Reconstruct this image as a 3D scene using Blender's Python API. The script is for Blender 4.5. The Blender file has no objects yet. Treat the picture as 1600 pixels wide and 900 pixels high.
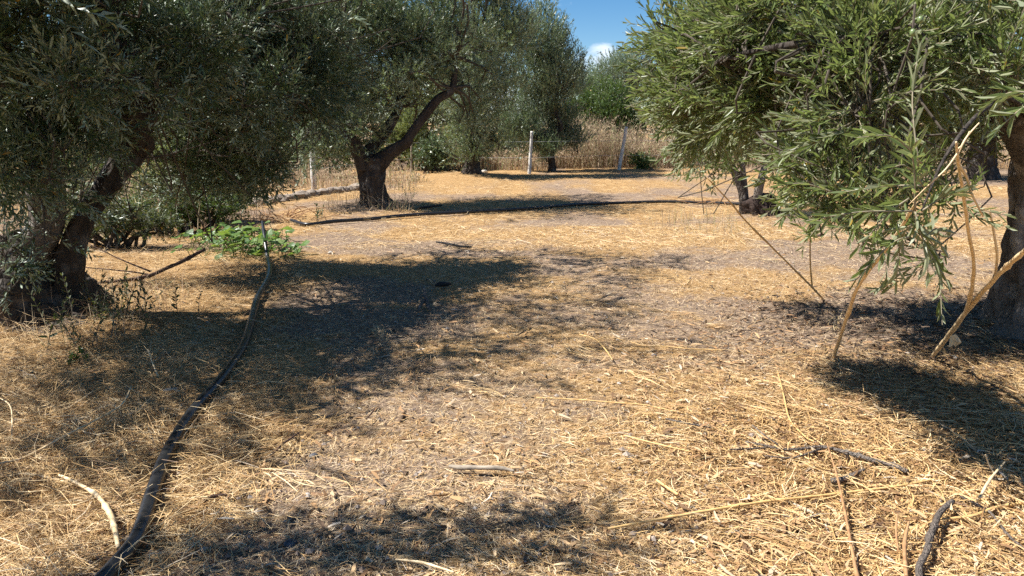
import bpy, math, time
import numpy as np
from math import radians, sin, cos, pi
from mathutils import Vector

SC = bpy.context.scene
COL = SC.collection
rng = np.random.default_rng(11)

# ------------------------------------------------------------------ camera
CAM_H, PITCH, FPX = 1.5, math.atan(260 / 1180.0), 1180.0
cam = bpy.data.cameras.new('camera')
cam_o = bpy.data.objects.new('camera', cam)
COL.objects.link(cam_o)
cam_o.location = (0, 0, CAM_H)
cam_o.rotation_euler = (pi / 2 - PITCH, 0, 0)
cam.sensor_width = 36
cam.lens = 36 * FPX / 1600
cam.clip_start = 0.05
cam.clip_end = 2000
SC.camera = cam_o

# ------------------------------------------------------------------ light
SUN_EL, SUN_AZ = radians(54), radians(-95)      # azimuth from +Y towards +X (sun on the left, a touch behind)
sun_dir = Vector((cos(SUN_EL) * sin(SUN_AZ), cos(SUN_EL) * cos(SUN_AZ), sin(SUN_EL)))
sun = bpy.data.lights.new('sun', 'SUN')
sun.energy = 5.0
sun.angle = radians(0.5)
sun.color = (1.0, 0.97, 0.92)
sun_o = bpy.data.objects.new('sun', sun)
COL.objects.link(sun_o)
sun_o.rotation_euler = (-sun_dir).to_track_quat('-Z', 'Y').to_euler()
sun_o.location = (-20, 0, 30)

W = bpy.data.worlds.new('World')
SC.world = W
W.use_nodes = True
wn, wl = W.node_tree.nodes, W.node_tree.links
wn.clear()
out = wn.new('ShaderNodeOutputWorld')
bg = wn.new('ShaderNodeBackground')
bg.inputs['Strength'].default_value = 0.058
sky = wn.new('ShaderNodeTexSky')
sky.sky_type = 'NISHITA'
sky.sun_disc = False
sky.sun_elevation = SUN_EL
sky.sun_rotation = SUN_AZ
sky.altitude = 200
sky.air_density = 0.8
sky.dust_density = 0.0
sky.ozone_density = 2.0
hs = wn.new('ShaderNodeHueSaturation')
hs.inputs['Saturation'].default_value = 1.35
hs.inputs['Value'].default_value = 1.0
wl.new(sky.outputs[0], hs.inputs['Color'])
# small cloud in view; more scattered out of view, added to neutralise the blue fill
tc = wn.new('ShaderNodeTexCoord')
cn = wn.new('ShaderNodeTexNoise')
cn.inputs['Scale'].default_value = 5
cn.inputs['Detail'].default_value = 8
cn.inputs['Roughness'].default_value = 0.62
cmap = wn.new('ShaderNodeMapping')
cmap.inputs['Scale'].default_value = (1, 1, 2.4)
wl.new(tc.outputs['Generated'], cmap.inputs[0])
wl.new(cmap.outputs[0], cn.inputs['Vector'])
dist = wn.new('ShaderNodeVectorMath'); dist.operation = 'DISTANCE'
wl.new(tc.outputs['Generated'], dist.inputs[0])
cd = Vector(((946 - 800) / FPX, cos(PITCH) + (450 - 74) / FPX * sin(PITCH), -sin(PITCH) + (450 - 74) / FPX * cos(PITCH))).normalized()
dist.inputs[1].default_value = cd
mr = wn.new('ShaderNodeMapRange')
mr.inputs['From Min'].default_value = 0.0
mr.inputs['From Max'].default_value = 0.026
mr.inputs['To Min'].default_value = 0.20
mr.inputs['To Max'].default_value = 0.0
wl.new(dist.outputs['Value'], mr.inputs['Value'])
ad = wn.new('ShaderNodeMath'); ad.operation = 'ADD'
wl.new(cn.outputs['Fac'], ad.inputs[0]); wl.new(mr.outputs[0], ad.inputs[1])
cr = wn.new('ShaderNodeMapRange')
cr.inputs['From Min'].default_value = 0.56
cr.inputs['From Max'].default_value = 0.74
wl.new(ad.outputs[0], cr.inputs['Value'])
cm = wn.new('ShaderNodeMix'); cm.data_type = 'RGBA'
wl.new(cr.outputs[0], cm.inputs['Factor'])
wl.new(hs.outputs[0], cm.inputs['A'])
cm.inputs['B'].default_value = (9.5, 10.0, 11.0, 1)
wl.new(cm.outputs['Result'], bg.inputs['Color'])
wl.new(bg.outputs[0], out.inputs['Surface'])

SC.view_settings.view_transform = 'Standard'
SC.view_settings.look = 'None'
SC.view_settings.exposure = 1.18
SC.view_settings.gamma = 1.0
SC.render.engine = 'CYCLES'
SC.cycles.use_denoising = False
SC.cycles.sample_clamp_indirect = 4
SC.cycles.max_bounces = 6
SC.cycles.diffuse_bounces = 3
SC.cycles.glossy_bounces = 2
SC.cycles.transmission_bounces = 3

# ------------------------------------------------------------------ maths helpers
def hash3(i, j, k):
    with np.errstate(over='ignore'):
        h = (i.astype(np.uint32) * np.uint32(374761393)) ^ (j.astype(np.uint32) * np.uint32(668265263)) ^ (k.astype(np.uint32) * np.uint32(2147483647 - 58))
        h = (h ^ (h >> np.uint32(13))) * np.uint32(1274126177)
        h = h ^ (h >> np.uint32(16))
        h = h * np.uint32(2246822519)
        h = h ^ (h >> np.uint32(15))
    return h.astype(np.float64) / 4294967295.0

def vnoise(p):                     # value noise in [-1, 1]
    p = np.asarray(p, float)
    f0 = np.floor(p)
    i = f0.astype(np.int64) + 100000
    f = p - f0
    f = f * f * (3 - 2 * f)
    r = 0
    for a in (0, 1):
        wx = f[:, 0] if a else 1 - f[:, 0]
        for b in (0, 1):
            wy = f[:, 1] if b else 1 - f[:, 1]
            for c in (0, 1):
                wz = f[:, 2] if c else 1 - f[:, 2]
                r = r + wx * wy * wz * hash3(i[:, 0] + a, i[:, 1] + b, i[:, 2] + c)
    return r * 2 - 1

def n2(x, y, s, seed=0):
    x = np.atleast_1d(np.asarray(x, float)); y = np.atleast_1d(np.asarray(y, float))
    return vnoise(np.stack([x / s, y / s, np.full_like(x, seed * 17.31 + .5)], 1))

def gh(x, y):                      # height of the ground
    x = np.atleast_1d(np.asarray(x, float)); y = np.atleast_1d(np.asarray(y, float))
    h = 0.030 * n2(x, y, 1.7, 1) + 0.014 * n2(x, y, 0.55, 2) + 0.010 * n2(x, y, 0.27, 3)
    for (tx, ty, r, a) in ((-4.0, 6.1, 1.0, .10), (-2.5, 13.5, 1.1, .12), (3.95, 5.6, .9, .09), (4.0, 12.1, .9, .10), (-1.2, 20.7, 1.3, .15)):
        h = h + a * np.exp(-((x - tx) ** 2 + (y - ty) ** 2) / r ** 2)
    far = np.clip((y - 24) / 40, 0, 1)
    h = h + far * 0.5
    return h

def g1(x, y): return float(gh(x, y)[0])

def ray(px, py):
    u, v = (px - 800) / FPX, (450 - py) / FPX
    return np.array([u, cos(PITCH) + v * sin(PITCH), -sin(PITCH) + v * cos(PITCH)])

def at(px, py, depth):             # a point of the photograph at a given distance along +Y
    d = ray(px, py)
    return np.array([0, 0, CAM_H]) + d * depth / d[1]

def on_ground(px, py, up=0.0):
    d = ray(px, py)
    t = -CAM_H / d[2]
    for _ in range(4):
        p = d * t
        t = (g1(p[0], p[1]) + up - CAM_H) / d[2]
    p = d * t
    return np.array([p[0], p[1], g1(p[0], p[1]) + up])

def unit(v): return v / (np.linalg.norm(v, axis=-1, keepdims=True) + 1e-12)

def spline(P, n):                  # Catmull-Rom through points (any dimension)
    P = np.asarray(P, float)
    if len(P) == 2:
        t = np.linspace(0, 1, n)[:, None]
        return P[0] * (1 - t) + P[1] * t
    Q = np.vstack([2 * P[0] - P[1], P, 2 * P[-1] - P[-2]])
    m = len(P) - 1
    t = np.linspace(0, m - 1e-9, n)
    k = t.astype(int); f = (t - k)[:, None]
    a, b, c, d = Q[k], Q[k + 1], Q[k + 2], Q[k + 3]
    return .5 * ((2 * b) + (c - a) * f + (2 * a - 5 * b + 4 * c - d) * f ** 2 + (3 * b - a - 3 * c + d) * f ** 3)

# ------------------------------------------------------------------ mesh buffers
class Buf:
    def __init__(s):
        s.V = []; s.F = []; s.A = []; s.M = []; s.n = 0
    def add(s, V, F, rnd=0.5, mat=0):
        V = np.asarray(V, np.float32).reshape(-1, 3); F = np.asarray(F, np.int64)
        s.V.append(V); s.F.append(F + s.n); s.n += len(V)
        s.A.append(np.broadcast_to(np.asarray(rnd, np.float32), (len(F),)))
        s.M.append(np.full(len(F), mat, np.int32))
        return s
    def build(s, name, mats, parent=None, smooth=False, vattr=None):
        V = np.vstack(s.V)
        loc = np.zeros(3)
        if parent is not None:
            loc = np.array(parent.matrix_basis.translation) if parent.parent is None else np.array(parent['wloc'])
        me = bpy.data.meshes.new(name)
        me.vertices.add(len(V))
        me.vertices.foreach_set('co', (V - loc).astype(np.float32).ravel())
        tot = np.concatenate([np.full(len(f), f.shape[1], np.int32) for f in s.F])
        lv = np.concatenate([f.ravel() for f in s.F]).astype(np.int32)
        me.loops.add(len(lv)); me.loops.foreach_set('vertex_index', lv)
        me.polygons.add(len(tot))
        st = np.concatenate([[0], np.cumsum(tot)[:-1]]).astype(np.int32)
        me.polygons.foreach_set('loop_start', st)
        me.polygons.foreach_set('material_index', np.concatenate(s.M))
        me.polygons.foreach_set('use_smooth', np.full(len(tot), smooth, bool))
        a = me.attributes.new('rnd', 'FLOAT', 'FACE')
        a.data.foreach_set('value', np.concatenate(s.A).astype(np.float32))
        if vattr is not None:
            a = me.attributes.new('cover', 'FLOAT', 'POINT')
            a.data.foreach_set('value', vattr.astype(np.float32))
        for m in (mats if isinstance(mats, (list, tuple)) else [mats]):
            me.materials.append(m)
        me.update(calc_edges=True)
        o = bpy.data.objects.new(name, me)
        COL.objects.link(o)
        if parent is not None: o.parent = parent
        return o

def tag(o, label=None, cat=None, group=None, kind=None):
    if label: o['label'] = label
    if cat: o['category'] = cat
    if group: o['group'] = group
    if kind: o['kind'] = kind
    return o

def thing(name, loc, label, cat, group=None):
    o = bpy.data.objects.new(name, None)
    o.empty_display_size = 0.1
    o.location = [float(v) for v in loc]
    COL.objects.link(o)
    return tag(o, label, cat, group)

def tube(P, R, sides=8, cap=True, disp=None, twist=0.0):
    P = np.asarray(P, float); n = len(P)
    R = np.broadcast_to(np.asarray(R, float), (n,))
    T = unit(np.gradient(P, axis=0))
    a = np.array([0, 0, 1.0]) if abs(T[0][2]) < .8 else np.array([1.0, 0, 0])
    N = np.zeros_like(P)
    v = unit(a - T[0] * (a @ T[0]))
    for i in range(n):
        v = v - T[i] * (v @ T[i]); v = v / (np.linalg.norm(v) + 1e-12)
        N[i] = v
    B = np.cross(T, N)
    th = np.arange(sides) * 2 * pi / sides
    s = np.linspace(0, 1, n)
    ang = th[None, :] + twist * s[:, None]
    D = np.cos(ang)[..., None] * N[:, None, :] + np.sin(ang)[..., None] * B[:, None, :]
    rr = np.repeat(R[:, None], sides, 1)
    if disp is not None:
        rr = rr * (1 + disp(np.broadcast_to(th[None, :], (n, sides)), s[:, None] * np.ones((1, sides)), P[:, None, :] + D * rr[..., None]))
    V = P[:, None, :] + D * rr[..., None]
    V = V.reshape(-1, 3)
    i = np.arange(n - 1)[:, None] * sides; j = np.arange(sides)[None, :]; k = (j + 1) % sides
    F = np.stack([i + j, i + k, i + sides + k, i + sides + j], -1).reshape(-1, 4)
    if cap:
        V = np.vstack([V, P[:1], P[-1:]])
        c0, c1 = n * sides, n * sides + 1
        jj = np.arange(sides); kk = (jj + 1) % sides
        F3 = np.vstack([np.stack([kk, jj, np.full(sides, c0), np.full(sides, c0)], 1)[:, :4],
                        np.stack([(n - 1) * sides + jj, (n - 1) * sides + kk, np.full(sides, c1), np.full(sides, c1)], 1)])
        return V, F, F3[:, :3]
    return V, F, None

def add_tube(buf, P, R, sides=8, rnd=.5, mat=0, **kw):
    V, F, F3 = tube(P, R, sides, **kw)
    base = buf.n
    buf.add(V, F, rnd, mat)
    if F3 is not None:
        buf.F.append(F3 + base)
        buf.A.append(np.full(len(F3), rnd, np.float32)); buf.M.append(np.full(len(F3), mat, np.int32))
    return buf

# ------------------------------------------------------------------ materials
def new_mat(name):
    m = bpy.data.materials.new(name); m.use_nodes = True
    n = m.node_tree.nodes; l = m.node_tree.links
    b = n['Principled BSDF']
    return m, n, l, b

def ramp(n, stops, mode='LINEAR'):
    r = n.new('ShaderNodeValToRGB')
    r.color_ramp.interpolation = mode
    e = r.color_ramp.elements
    while len(e) < len(stops): e.new(0.5)
    for k, (p, c) in enumerate(stops):
        e[k].position = p; e[k].color = (*c, 1)
    return r

def attr_node(n, name):
    a = n.new('ShaderNodeAttribute'); a.attribute_name = name; return a

def strand_mat(name, stops, rough=.75, transl=0.0, spec=.3):
    m, n, l, b = new_mat(name)
    a = attr_node(n, 'rnd'); r = ramp(n, stops)
    l.new(a.outputs['Fac'], r.inputs[0]); l.new(r.outputs[0], b.inputs['Base Color'])
    b.inputs['Roughness'].default_value = rough
    b.inputs['Specular IOR Level'].default_value = spec
    if transl > 0:
        t = n.new('ShaderNodeBsdfTranslucent'); l.new(r.outputs[0], t.inputs['Color'])
        mx = n.new('ShaderNodeMixShader'); mx.inputs[0].default_value = transl
        l.new(b.outputs[0], mx.inputs[1]); l.new(t.outputs[0], mx.inputs[2])
        l.new(mx.outputs[0], n['Material Output'].inputs['Surface'])
    return m

def leaf_mat(name, top, under, yellow=(.30, .20, .03), yfrac=.015, rough=.38, transl=.22, tcol=(.16, .20, .03)):
    m, n, l, b = new_mat(name)
    a = attr_node(n, 'rnd')
    rt = ramp(n, [(0, top[0]), (.55, top[1]), (1 - yfrac - .01, top[2]), (1 - yfrac, yellow)])
    ru = ramp(n, [(0, under[0]), (1 - yfrac - .01, under[1]), (1 - yfrac, yellow)])
    l.new(a.outputs['Fac'], rt.inputs[0]); l.new(a.outputs['Fac'], ru.inputs[0])
    g = n.new('ShaderNodeNewGeometry')
    mx = n.new('ShaderNodeMix'); mx.data_type = 'RGBA'
    l.new(g.outputs['Backfacing'], mx.inputs['Factor'])
    l.new(rt.outputs[0], mx.inputs['A']); l.new(ru.outputs[0], mx.inputs['B'])
    l.new(mx.outputs['Result'], b.inputs['Base Color'])
    b.inputs['Roughness'].default_value = rough
    b.inputs['Specular IOR Level'].default_value = .36
    t = n.new('ShaderNodeBsdfTranslucent'); t.inputs['Color'].default_value = (*tcol, 1)
    ms = n.new('ShaderNodeMixShader'); ms.inputs[0].default_value = transl
    l.new(b.outputs[0], ms.inputs[1]); l.new(t.outputs[0], ms.inputs[2])
    l.new(ms.outputs[0], n['Material Output'].inputs['Surface'])
    return m

def bark_mat(name, dark, light, scale=9.0, bump=.9, lich=.5, stretch=.22):
    m, n, l, b = new_mat(name)
    tcn = n.new('ShaderNodeTexCoord')
    mp = n.new('ShaderNodeMapping'); mp.inputs['Scale'].default_value = (1, 1, stretch)
    l.new(tcn.outputs['Object'], mp.inputs[0])
    v = n.new('ShaderNodeTexVoronoi'); v.inputs['Scale'].default_value = scale * 1.6; v.feature = 'DISTANCE_TO_EDGE'
    nz = n.new('ShaderNodeTexNoise'); nz.inputs['Scale'].default_value = scale; nz.inputs['Detail'].default_value = 9; nz.inputs['Roughness'].default_value = .68
    nw = n.new('ShaderNodeVectorMath'); nw.operation = 'ADD'
    nzc = n.new('ShaderNodeTexNoise'); nzc.inputs['Scale'].default_value = 6; nzc.inputs['Detail'].default_value = 3
    sc_ = n.new('ShaderNodeVectorMath'); sc_.operation = 'SCALE'; sc_.inputs['Scale'].default_value = .12
    l.new(tcn.outputs['Object'], nzc.inputs['Vector']); l.new(nzc.outputs['Color'], sc_.inputs[0])
    l.new(mp.outputs[0], nw.inputs[0]); l.new(sc_.outputs[0], nw.inputs[1])
    l.new(nw.outputs[0], v.inputs['Vector']); l.new(nw.outputs[0], nz.inputs['Vector'])
    r = ramp(n, [(.28, dark), (.5, tuple((d + q) / 2 for d, q in zip(dark, light))), (.75, light)])
    l.new(nz.outputs['Fac'], r.inputs[0])
    pn = n.new('ShaderNodeTexNoise'); pn.inputs['Scale'].default_value = 5.0; pn.inputs['Detail'].default_value = 5
    l.new(tcn.outputs['Object'], pn.inputs['Vector'])
    pr = ramp(n, [(.56, (0, 0, 0)), (.66, (lich, lich, lich))])
    l.new(pn.outputs['Fac'], pr.inputs[0])
    mx = n.new('ShaderNodeMix'); mx.data_type = 'RGBA'
    l.new(pr.outputs[0], mx.inputs['Factor']); l.new(r.outputs[0], mx.inputs['A']); mx.inputs['B'].default_value = (.42, .39, .35, 1)
    l.new(mx.outputs['Result'], b.inputs['Base Color'])
    b.inputs['Roughness'].default_value = .9
    b.inputs['Specular IOR Level'].default_value = .2
    mu = n.new('ShaderNodeMath'); mu.operation = 'MINIMUM'; mu.inputs[1].default_value = .22
    l.new(v.outputs['Distance'], mu.inputs[0])
    m2 = n.new('ShaderNodeMath'); m2.operation = 'MULTIPLY_ADD'; m2.inputs[1].default_value = 1.6
    l.new(mu.outputs[0], m2.inputs[0]); l.new(nz.outputs['Fac'], m2.inputs[2])
    bp = n.new('ShaderNodeBump'); bp.inputs['Strength'].default_value = bump; bp.inputs['Distance'].default_value = .05
    l.new(m2.outputs[0], bp.inputs['Height']); l.new(bp.outputs[0], b.inputs['Normal'])
    return m

def plain_mat(name, c1, c2, scale=20, rough=.7, bump=.2, dist=.01, spec=.3):
    m, n, l, b = new_mat(name)
    tcn = n.new('ShaderNodeTexCoord')
    nz = n.new('ShaderNodeTexNoise'); nz.inputs['Scale'].default_value = scale; nz.inputs['Detail'].default_value = 7; nz.inputs['Roughness'].default_value = .65
    l.new(tcn.outputs['Object'], nz.inputs['Vector'])
    r = ramp(n, [(.3, c1), (.7, c2)]); l.new(nz.outputs['Fac'], r.inputs[0]); l.new(r.outputs[0], b.inputs['Base Color'])
    b.inputs['Roughness'].default_value = rough; b.inputs['Specular IOR Level'].default_value = spec
    bp = n.new('ShaderNodeBump'); bp.inputs['Strength'].default_value = bump; bp.inputs['Distance'].default_value = dist
    l.new(nz.outputs['Fac'], bp.inputs['Height']); l.new(bp.outputs[0], b.inputs['Normal'])
    return m

M = {}
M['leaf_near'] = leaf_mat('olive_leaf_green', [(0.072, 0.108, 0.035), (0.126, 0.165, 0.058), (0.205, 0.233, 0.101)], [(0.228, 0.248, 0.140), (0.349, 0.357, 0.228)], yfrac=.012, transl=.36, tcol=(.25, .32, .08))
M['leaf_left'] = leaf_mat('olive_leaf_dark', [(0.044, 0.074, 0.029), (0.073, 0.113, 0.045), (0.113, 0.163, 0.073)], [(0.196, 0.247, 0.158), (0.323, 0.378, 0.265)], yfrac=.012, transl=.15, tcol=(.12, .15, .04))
M['leaf_mid'] = leaf_mat('olive_leaf_grey', [(0.081, 0.110, 0.052), (0.133, 0.173, 0.085), (0.202, 0.250, 0.137)], [(0.278, 0.333, 0.231), (0.417, 0.481, 0.355)], yfrac=.004, transl=.26, tcol=(.15, .21, .06))
M['leaf_far'] = leaf_mat('olive_leaf_far', [(0.077, 0.111, 0.058), (0.125, 0.171, 0.092), (0.191, 0.242, 0.141)], [(0.262, 0.320, 0.235), (0.371, 0.441, 0.335)], yfrac=.002, transl=.26, tcol=(.14, .19, .06))
M['leaf_shrub'] = leaf_mat('shrub_leaf', [(.030, .060, .014), (.055, .095, .022), (.085, .13, .035)], [(.06, .10, .03), (.10, .15, .05)], yfrac=.01, rough=.45, transl=.25, tcol=(.15, .22, .03))
M['leaf_light'] = leaf_mat('thicket_leaf', [(.085, .115, .03), (.13, .17, .05), (.20, .22, .08)], [(.13, .16, .06), (.20, .23, .10)], yfrac=.03, rough=.55, transl=.3, tcol=(.25, .28, .06))
M['leaf_broad'] = leaf_mat('broad_leaf', [(.045, .095, .018), (.075, .14, .028), (.14, .20, .05)], [(.12, .19, .06), (.17, .24, .08)], yfrac=.06, rough=.42, transl=.3, tcol=(.25, .38, .05))
M['leaf_weed'] = leaf_mat('weed_leaf', [(.045, .06, .028), (.07, .085, .04), (.10, .11, .06)], [(.10, .12, .07), (.15, .16, .10)], yfrac=.05, rough=.6, transl=.2)
M['twig'] = plain_mat('olive_twig', (.20, .17, .11), (.34, .29, .20), 30, .75, .2, .002)
M['twig_dark'] = plain_mat('olive_twig_dark', (.10, .085, .065), (.20, .17, .13), 30, .8, .2, .002)
M['branch'] = plain_mat('olive_branch', (.045, .036, .027), (.105, .085, .062), 30, .85, .3, .003)
M['bark'] = bark_mat('olive_bark', (.022, .017, .014), (.098, .080, .066), 9, 1.0, .2)
M['bark_grey'] = bark_mat('olive_bark_grey', (.05, .042, .036), (.25, .215, .185), 9, 1.0, .55)
M['bark_stem'] = bark_mat('young_olive_bark', (.10, .085, .07), (.26, .22, .18), 14, .5, .5)
M['stump'] = plain_mat('stump_fibre', (.018, .012, .010), (.07, .045, .035), 22, .95, 1.0, .05)
M['straw'] = strand_mat('dry_straw', [(0, (0.119, 0.059, 0.029)), (.2, (0.330, 0.185, 0.074)), (.42, (0.529, 0.332, 0.134)), (.7, (0.659, 0.457, 0.216)), (.88, (0.799, 0.627, 0.377)), (1, (0.519, 0.424, 0.316))], .6, .10, .4)
M['chaff'] = strand_mat('pale_chaff', [(0, (0.100, 0.063, 0.040)), (.2, (0.300, 0.194, 0.114)), (.5, (0.559, 0.388, 0.204)), (.8, (0.740, 0.572, 0.352)), (1, (0.519, 0.424, 0.328))], .7, .08, .3)
M['litter'] = strand_mat('dead_leaf_litter', [(0, (0.058, 0.039, 0.027)), (.3, (0.212, 0.116, 0.055)), (.6, (0.406, 0.241, 0.110)), (.85, (0.503, 0.366, 0.217)), (1, (0.445, 0.406, 0.345))], .75, .05, .3)
M['stalk'] = strand_mat('dry_weed', [(0, (.24, .155, .10)), (.4, (.46, .335, .22)), (.75, (.64, .51, .36)), (.88, (.46, .41, .23)), (1, (.24, .29, .11))], .7, .42, .2)
M['golden'] = plain_mat('golden_stalk', (.50, .29, .095), (.72, .49, .22), 35, .5, .15, .003, .4)
M['palestalk'] = plain_mat('pale_stalk', (.52, .35, .17), (.80, .64, .40), 22, .5, .2, .003, .4)
M['brownstalk'] = plain_mat('brown_stalk', (.22, .11, .05), (.46, .27, .13), 30, .6, .2, .003)
M['greystick'] = bark_mat('grey_stick', (.075, .060, .050), (.25, .205, .17), 40, .7, .3, 1)
M['char'] = plain_mat('charred_wood', (.010, .009, .009), (.04, .036, .034), 30, .8, .8, .02)
M['rotwood'] = plain_mat('rotten_wood', (.03, .025, .022), (.40, .33, .25), 9, .85, .5, .01)
M['redbranch'] = plain_mat('dead_branch', (.045, .024, .018), (.13, .075, .05), 25, .8, .4, .008)
M['hose'] = plain_mat('black_polythene', (.008, .008, .009), (.022, .022, .022), 45, .34, .05, .001, .5)
M['stone'] = plain_mat('limestone', (.26, .24, .215), (.46, .43, .385), 12, .9, .6, .02)
M['earthstone'] = plain_mat('earthy_stone', (.15, .115, .09), (.34, .28, .22), 10, .92, .8, .03)
M['darkstone'] = plain_mat('dark_pebble', (.05, .05, .055), (.14, .135, .14), 30, .7, .4, .01)
M['post_white'] = plain_mat('whitewashed_post', (.40, .38, .35), (.72, .70, .66), 9, .8, .3, .01)
M['post_wood'] = plain_mat('weathered_post', (.40, .375, .34), (.76, .73, .68), 9, .85, .5, .01)
M['wire'] = plain_mat('galvanised_wire', (.25, .25, .25), (.4, .4, .4), 5, .5, 0)
M['terracotta'] = plain_mat('terracotta', (.48, .14, .06), (.6, .22, .10), 20, .8, .2)
M['olive'] = plain_mat('olive_fruit', (.10, .15, .05), (.19, .24, .10), 60, .3, .05, .001, .5)

# ------------------------------------------------------------------ ground
def cover(x, y):                   # how much mown straw lies there (0 bare dusty soil .. 1 thick)
    x = np.atleast_1d(np.asarray(x, float)); y = np.atleast_1d(np.asarray(y, float))
    c = .56 + .50 * n2(x, y, 1.15, 5) + .42 * n2(x * .8, y, .38, 6)
    left = np.clip((-0.75 - .16 * (y - 2.3) - x) / .7, 0, 1) * np.clip((9 - y) / 3, 0, 1)
    right = np.clip((x - .55) / .6, 0, 1) * np.clip((5.2 - y) / 1.5, 0, 1)
    c = c + .55 * left + .35 * right
    bare = np.exp(-(((x - 1.6) / 2.6) ** 2 + ((y - 8.3) / .75) ** 2))
    c = c - .22 * bare
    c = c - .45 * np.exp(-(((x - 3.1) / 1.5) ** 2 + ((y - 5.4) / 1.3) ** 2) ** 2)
    bare2 = np.exp(-(((x + .25) / 1.1) ** 2 + ((y - 2.5) / .5) ** 2))
    c = c - .25 * bare2
    return np.clip(c, .05, 1)

def axis(lo, hi, step, far_lo, far_hi, g=1.16):
    a = list(np.arange(lo, hi + 1e-6, step))
    s = step
    while a[-1] < far_hi: s *= g; a.append(a[-1] + s)
    s = step
    while a[0] > far_lo: s *= g; a.insert(0, a[0] - s)
    return np.array(a)

def ground_material():
    m, n, l, b = new_mat('dusty_soil_and_straw')
    tcn = n.new('ShaderNodeTexCoord')
    def noise(scale, detail=6, rough=.6, vec=None):
        z = n.new('ShaderNodeTexNoise'); z.inputs['Scale'].default_value = scale; z.inputs['Detail'].default_value = detail; z.inputs['Roughness'].default_value = rough
        l.new(vec or tcn.outputs['Object'], z.inputs['Vector']); return z
    soil = ramp(n, [(.3, (0.123, 0.081, 0.055)), (.5, (0.262, 0.185, 0.128)), (.72, (0.432, 0.323, 0.237))])
    z1 = noise(26, 8, .7); l.new(z1.outputs['Fac'], soil.inputs[0])
    # matted straw: stretched fibres laid in several directions
    mats = []
    for ang in (0.2, 1.15, 2.2):
        mp = n.new('ShaderNodeMapping'); mp.inputs['Rotation'].default_value = (0, 0, ang); mp.inputs['Scale'].default_value = (14, 150, 1)
        l.new(tcn.outputs['Object'], mp.inputs[0])
        mats.append(noise(1.0, 3, .6, mp.outputs[0]))
    mx = n.new('ShaderNodeMath'); mx.operation = 'MAXIMUM'; l.new(mats[0].outputs['Fac'], mx.inputs[0]); l.new(mats[1].outputs['Fac'], mx.inputs[1])
    mx2 = n.new('ShaderNodeMath'); mx2.operation = 'MAXIMUM'; l.new(mx.outputs[0], mx2.inputs[0]); l.new(mats[2].outputs['Fac'], mx2.inputs[1])
    st = ramp(n, [(.45, (0.160, 0.088, 0.040)), (.56, (0.389, 0.236, 0.102)), (.67, (0.599, 0.401, 0.189)), (.82, (0.769, 0.582, 0.336))])
    l.new(mx2.outputs[0], st.inputs[0])
    a = attr_node(n, 'cover')
    zc = noise(9, 6, .7)
    s1 = n.new('ShaderNodeMath'); s1.operation = 'MULTIPLY_ADD'; s1.inputs[1].default_value = 1.1; s1.inputs[2].default_value = -.55
    l.new(zc.outputs['Fac'], s1.inputs[0])
    s2 = n.new('ShaderNodeMath'); s2.operation = 'ADD'; l.new(a.outputs['Fac'], s2.inputs[0]); l.new(s1.outputs[0], s2.inputs[1])
    mr_ = n.new('ShaderNodeMapRange'); mr_.inputs['From Min'].default_value = .32; mr_.inputs['From Max'].default_value = .62
    l.new(s2.outputs[0], mr_.inputs['Value'])
    mix = n.new('ShaderNodeMix'); mix.data_type = 'RGBA'
    l.new(mr_.outputs[0], mix.inputs['Factor']); l.new(soil.outputs[0], mix.inputs['A']); l.new(st.outputs[0], mix.inputs['B'])
    l.new(mix.outputs['Result'], b.inputs['Base Color'])
    b.inputs['Roughness'].default_value = .95; b.inputs['Specular IOR Level'].default_value = .1
    h = n.new('ShaderNodeMath'); h.operation = 'ADD'; l.new(mx2.outputs[0], h.inputs[0]); l.new(z1.outputs['Fac'], h.inputs[1])
    bp = n.new('ShaderNodeBump'); bp.inputs['Strength'].default_value = .9; bp.inputs['Distance'].default_value = .025
    l.new(h.outputs[0], bp.inputs['Height']); l.new(bp.outputs[0], b.inputs['Normal'])
    return m

xs = axis(-5, 6, .08, -400, 400); ys = axis(1.6, 10, .08, -300, 500)
X, Y = np.meshgrid(xs, ys, indexing='ij')
Z = gh(X.ravel(), Y.ravel()) + .012 * n2(X.ravel(), Y.ravel(), .16, 9)
V = np.stack([X.ravel(), Y.ravel(), Z], 1)
ny = len(ys)
I = (np.arange(len(xs) - 1)[:, None] * ny + np.arange(ny - 1)[None, :]).ravel()
F = np.stack([I, I + ny, I + ny + 1, I + 1], 1)
cv = cover(V[:, 0], V[:, 1])
tag(Buf().add(V, F).build('ground', ground_material(), smooth=True, vattr=cv), 'dusty orchard ground covered by mown golden straw', 'ground', kind='structure')

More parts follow.
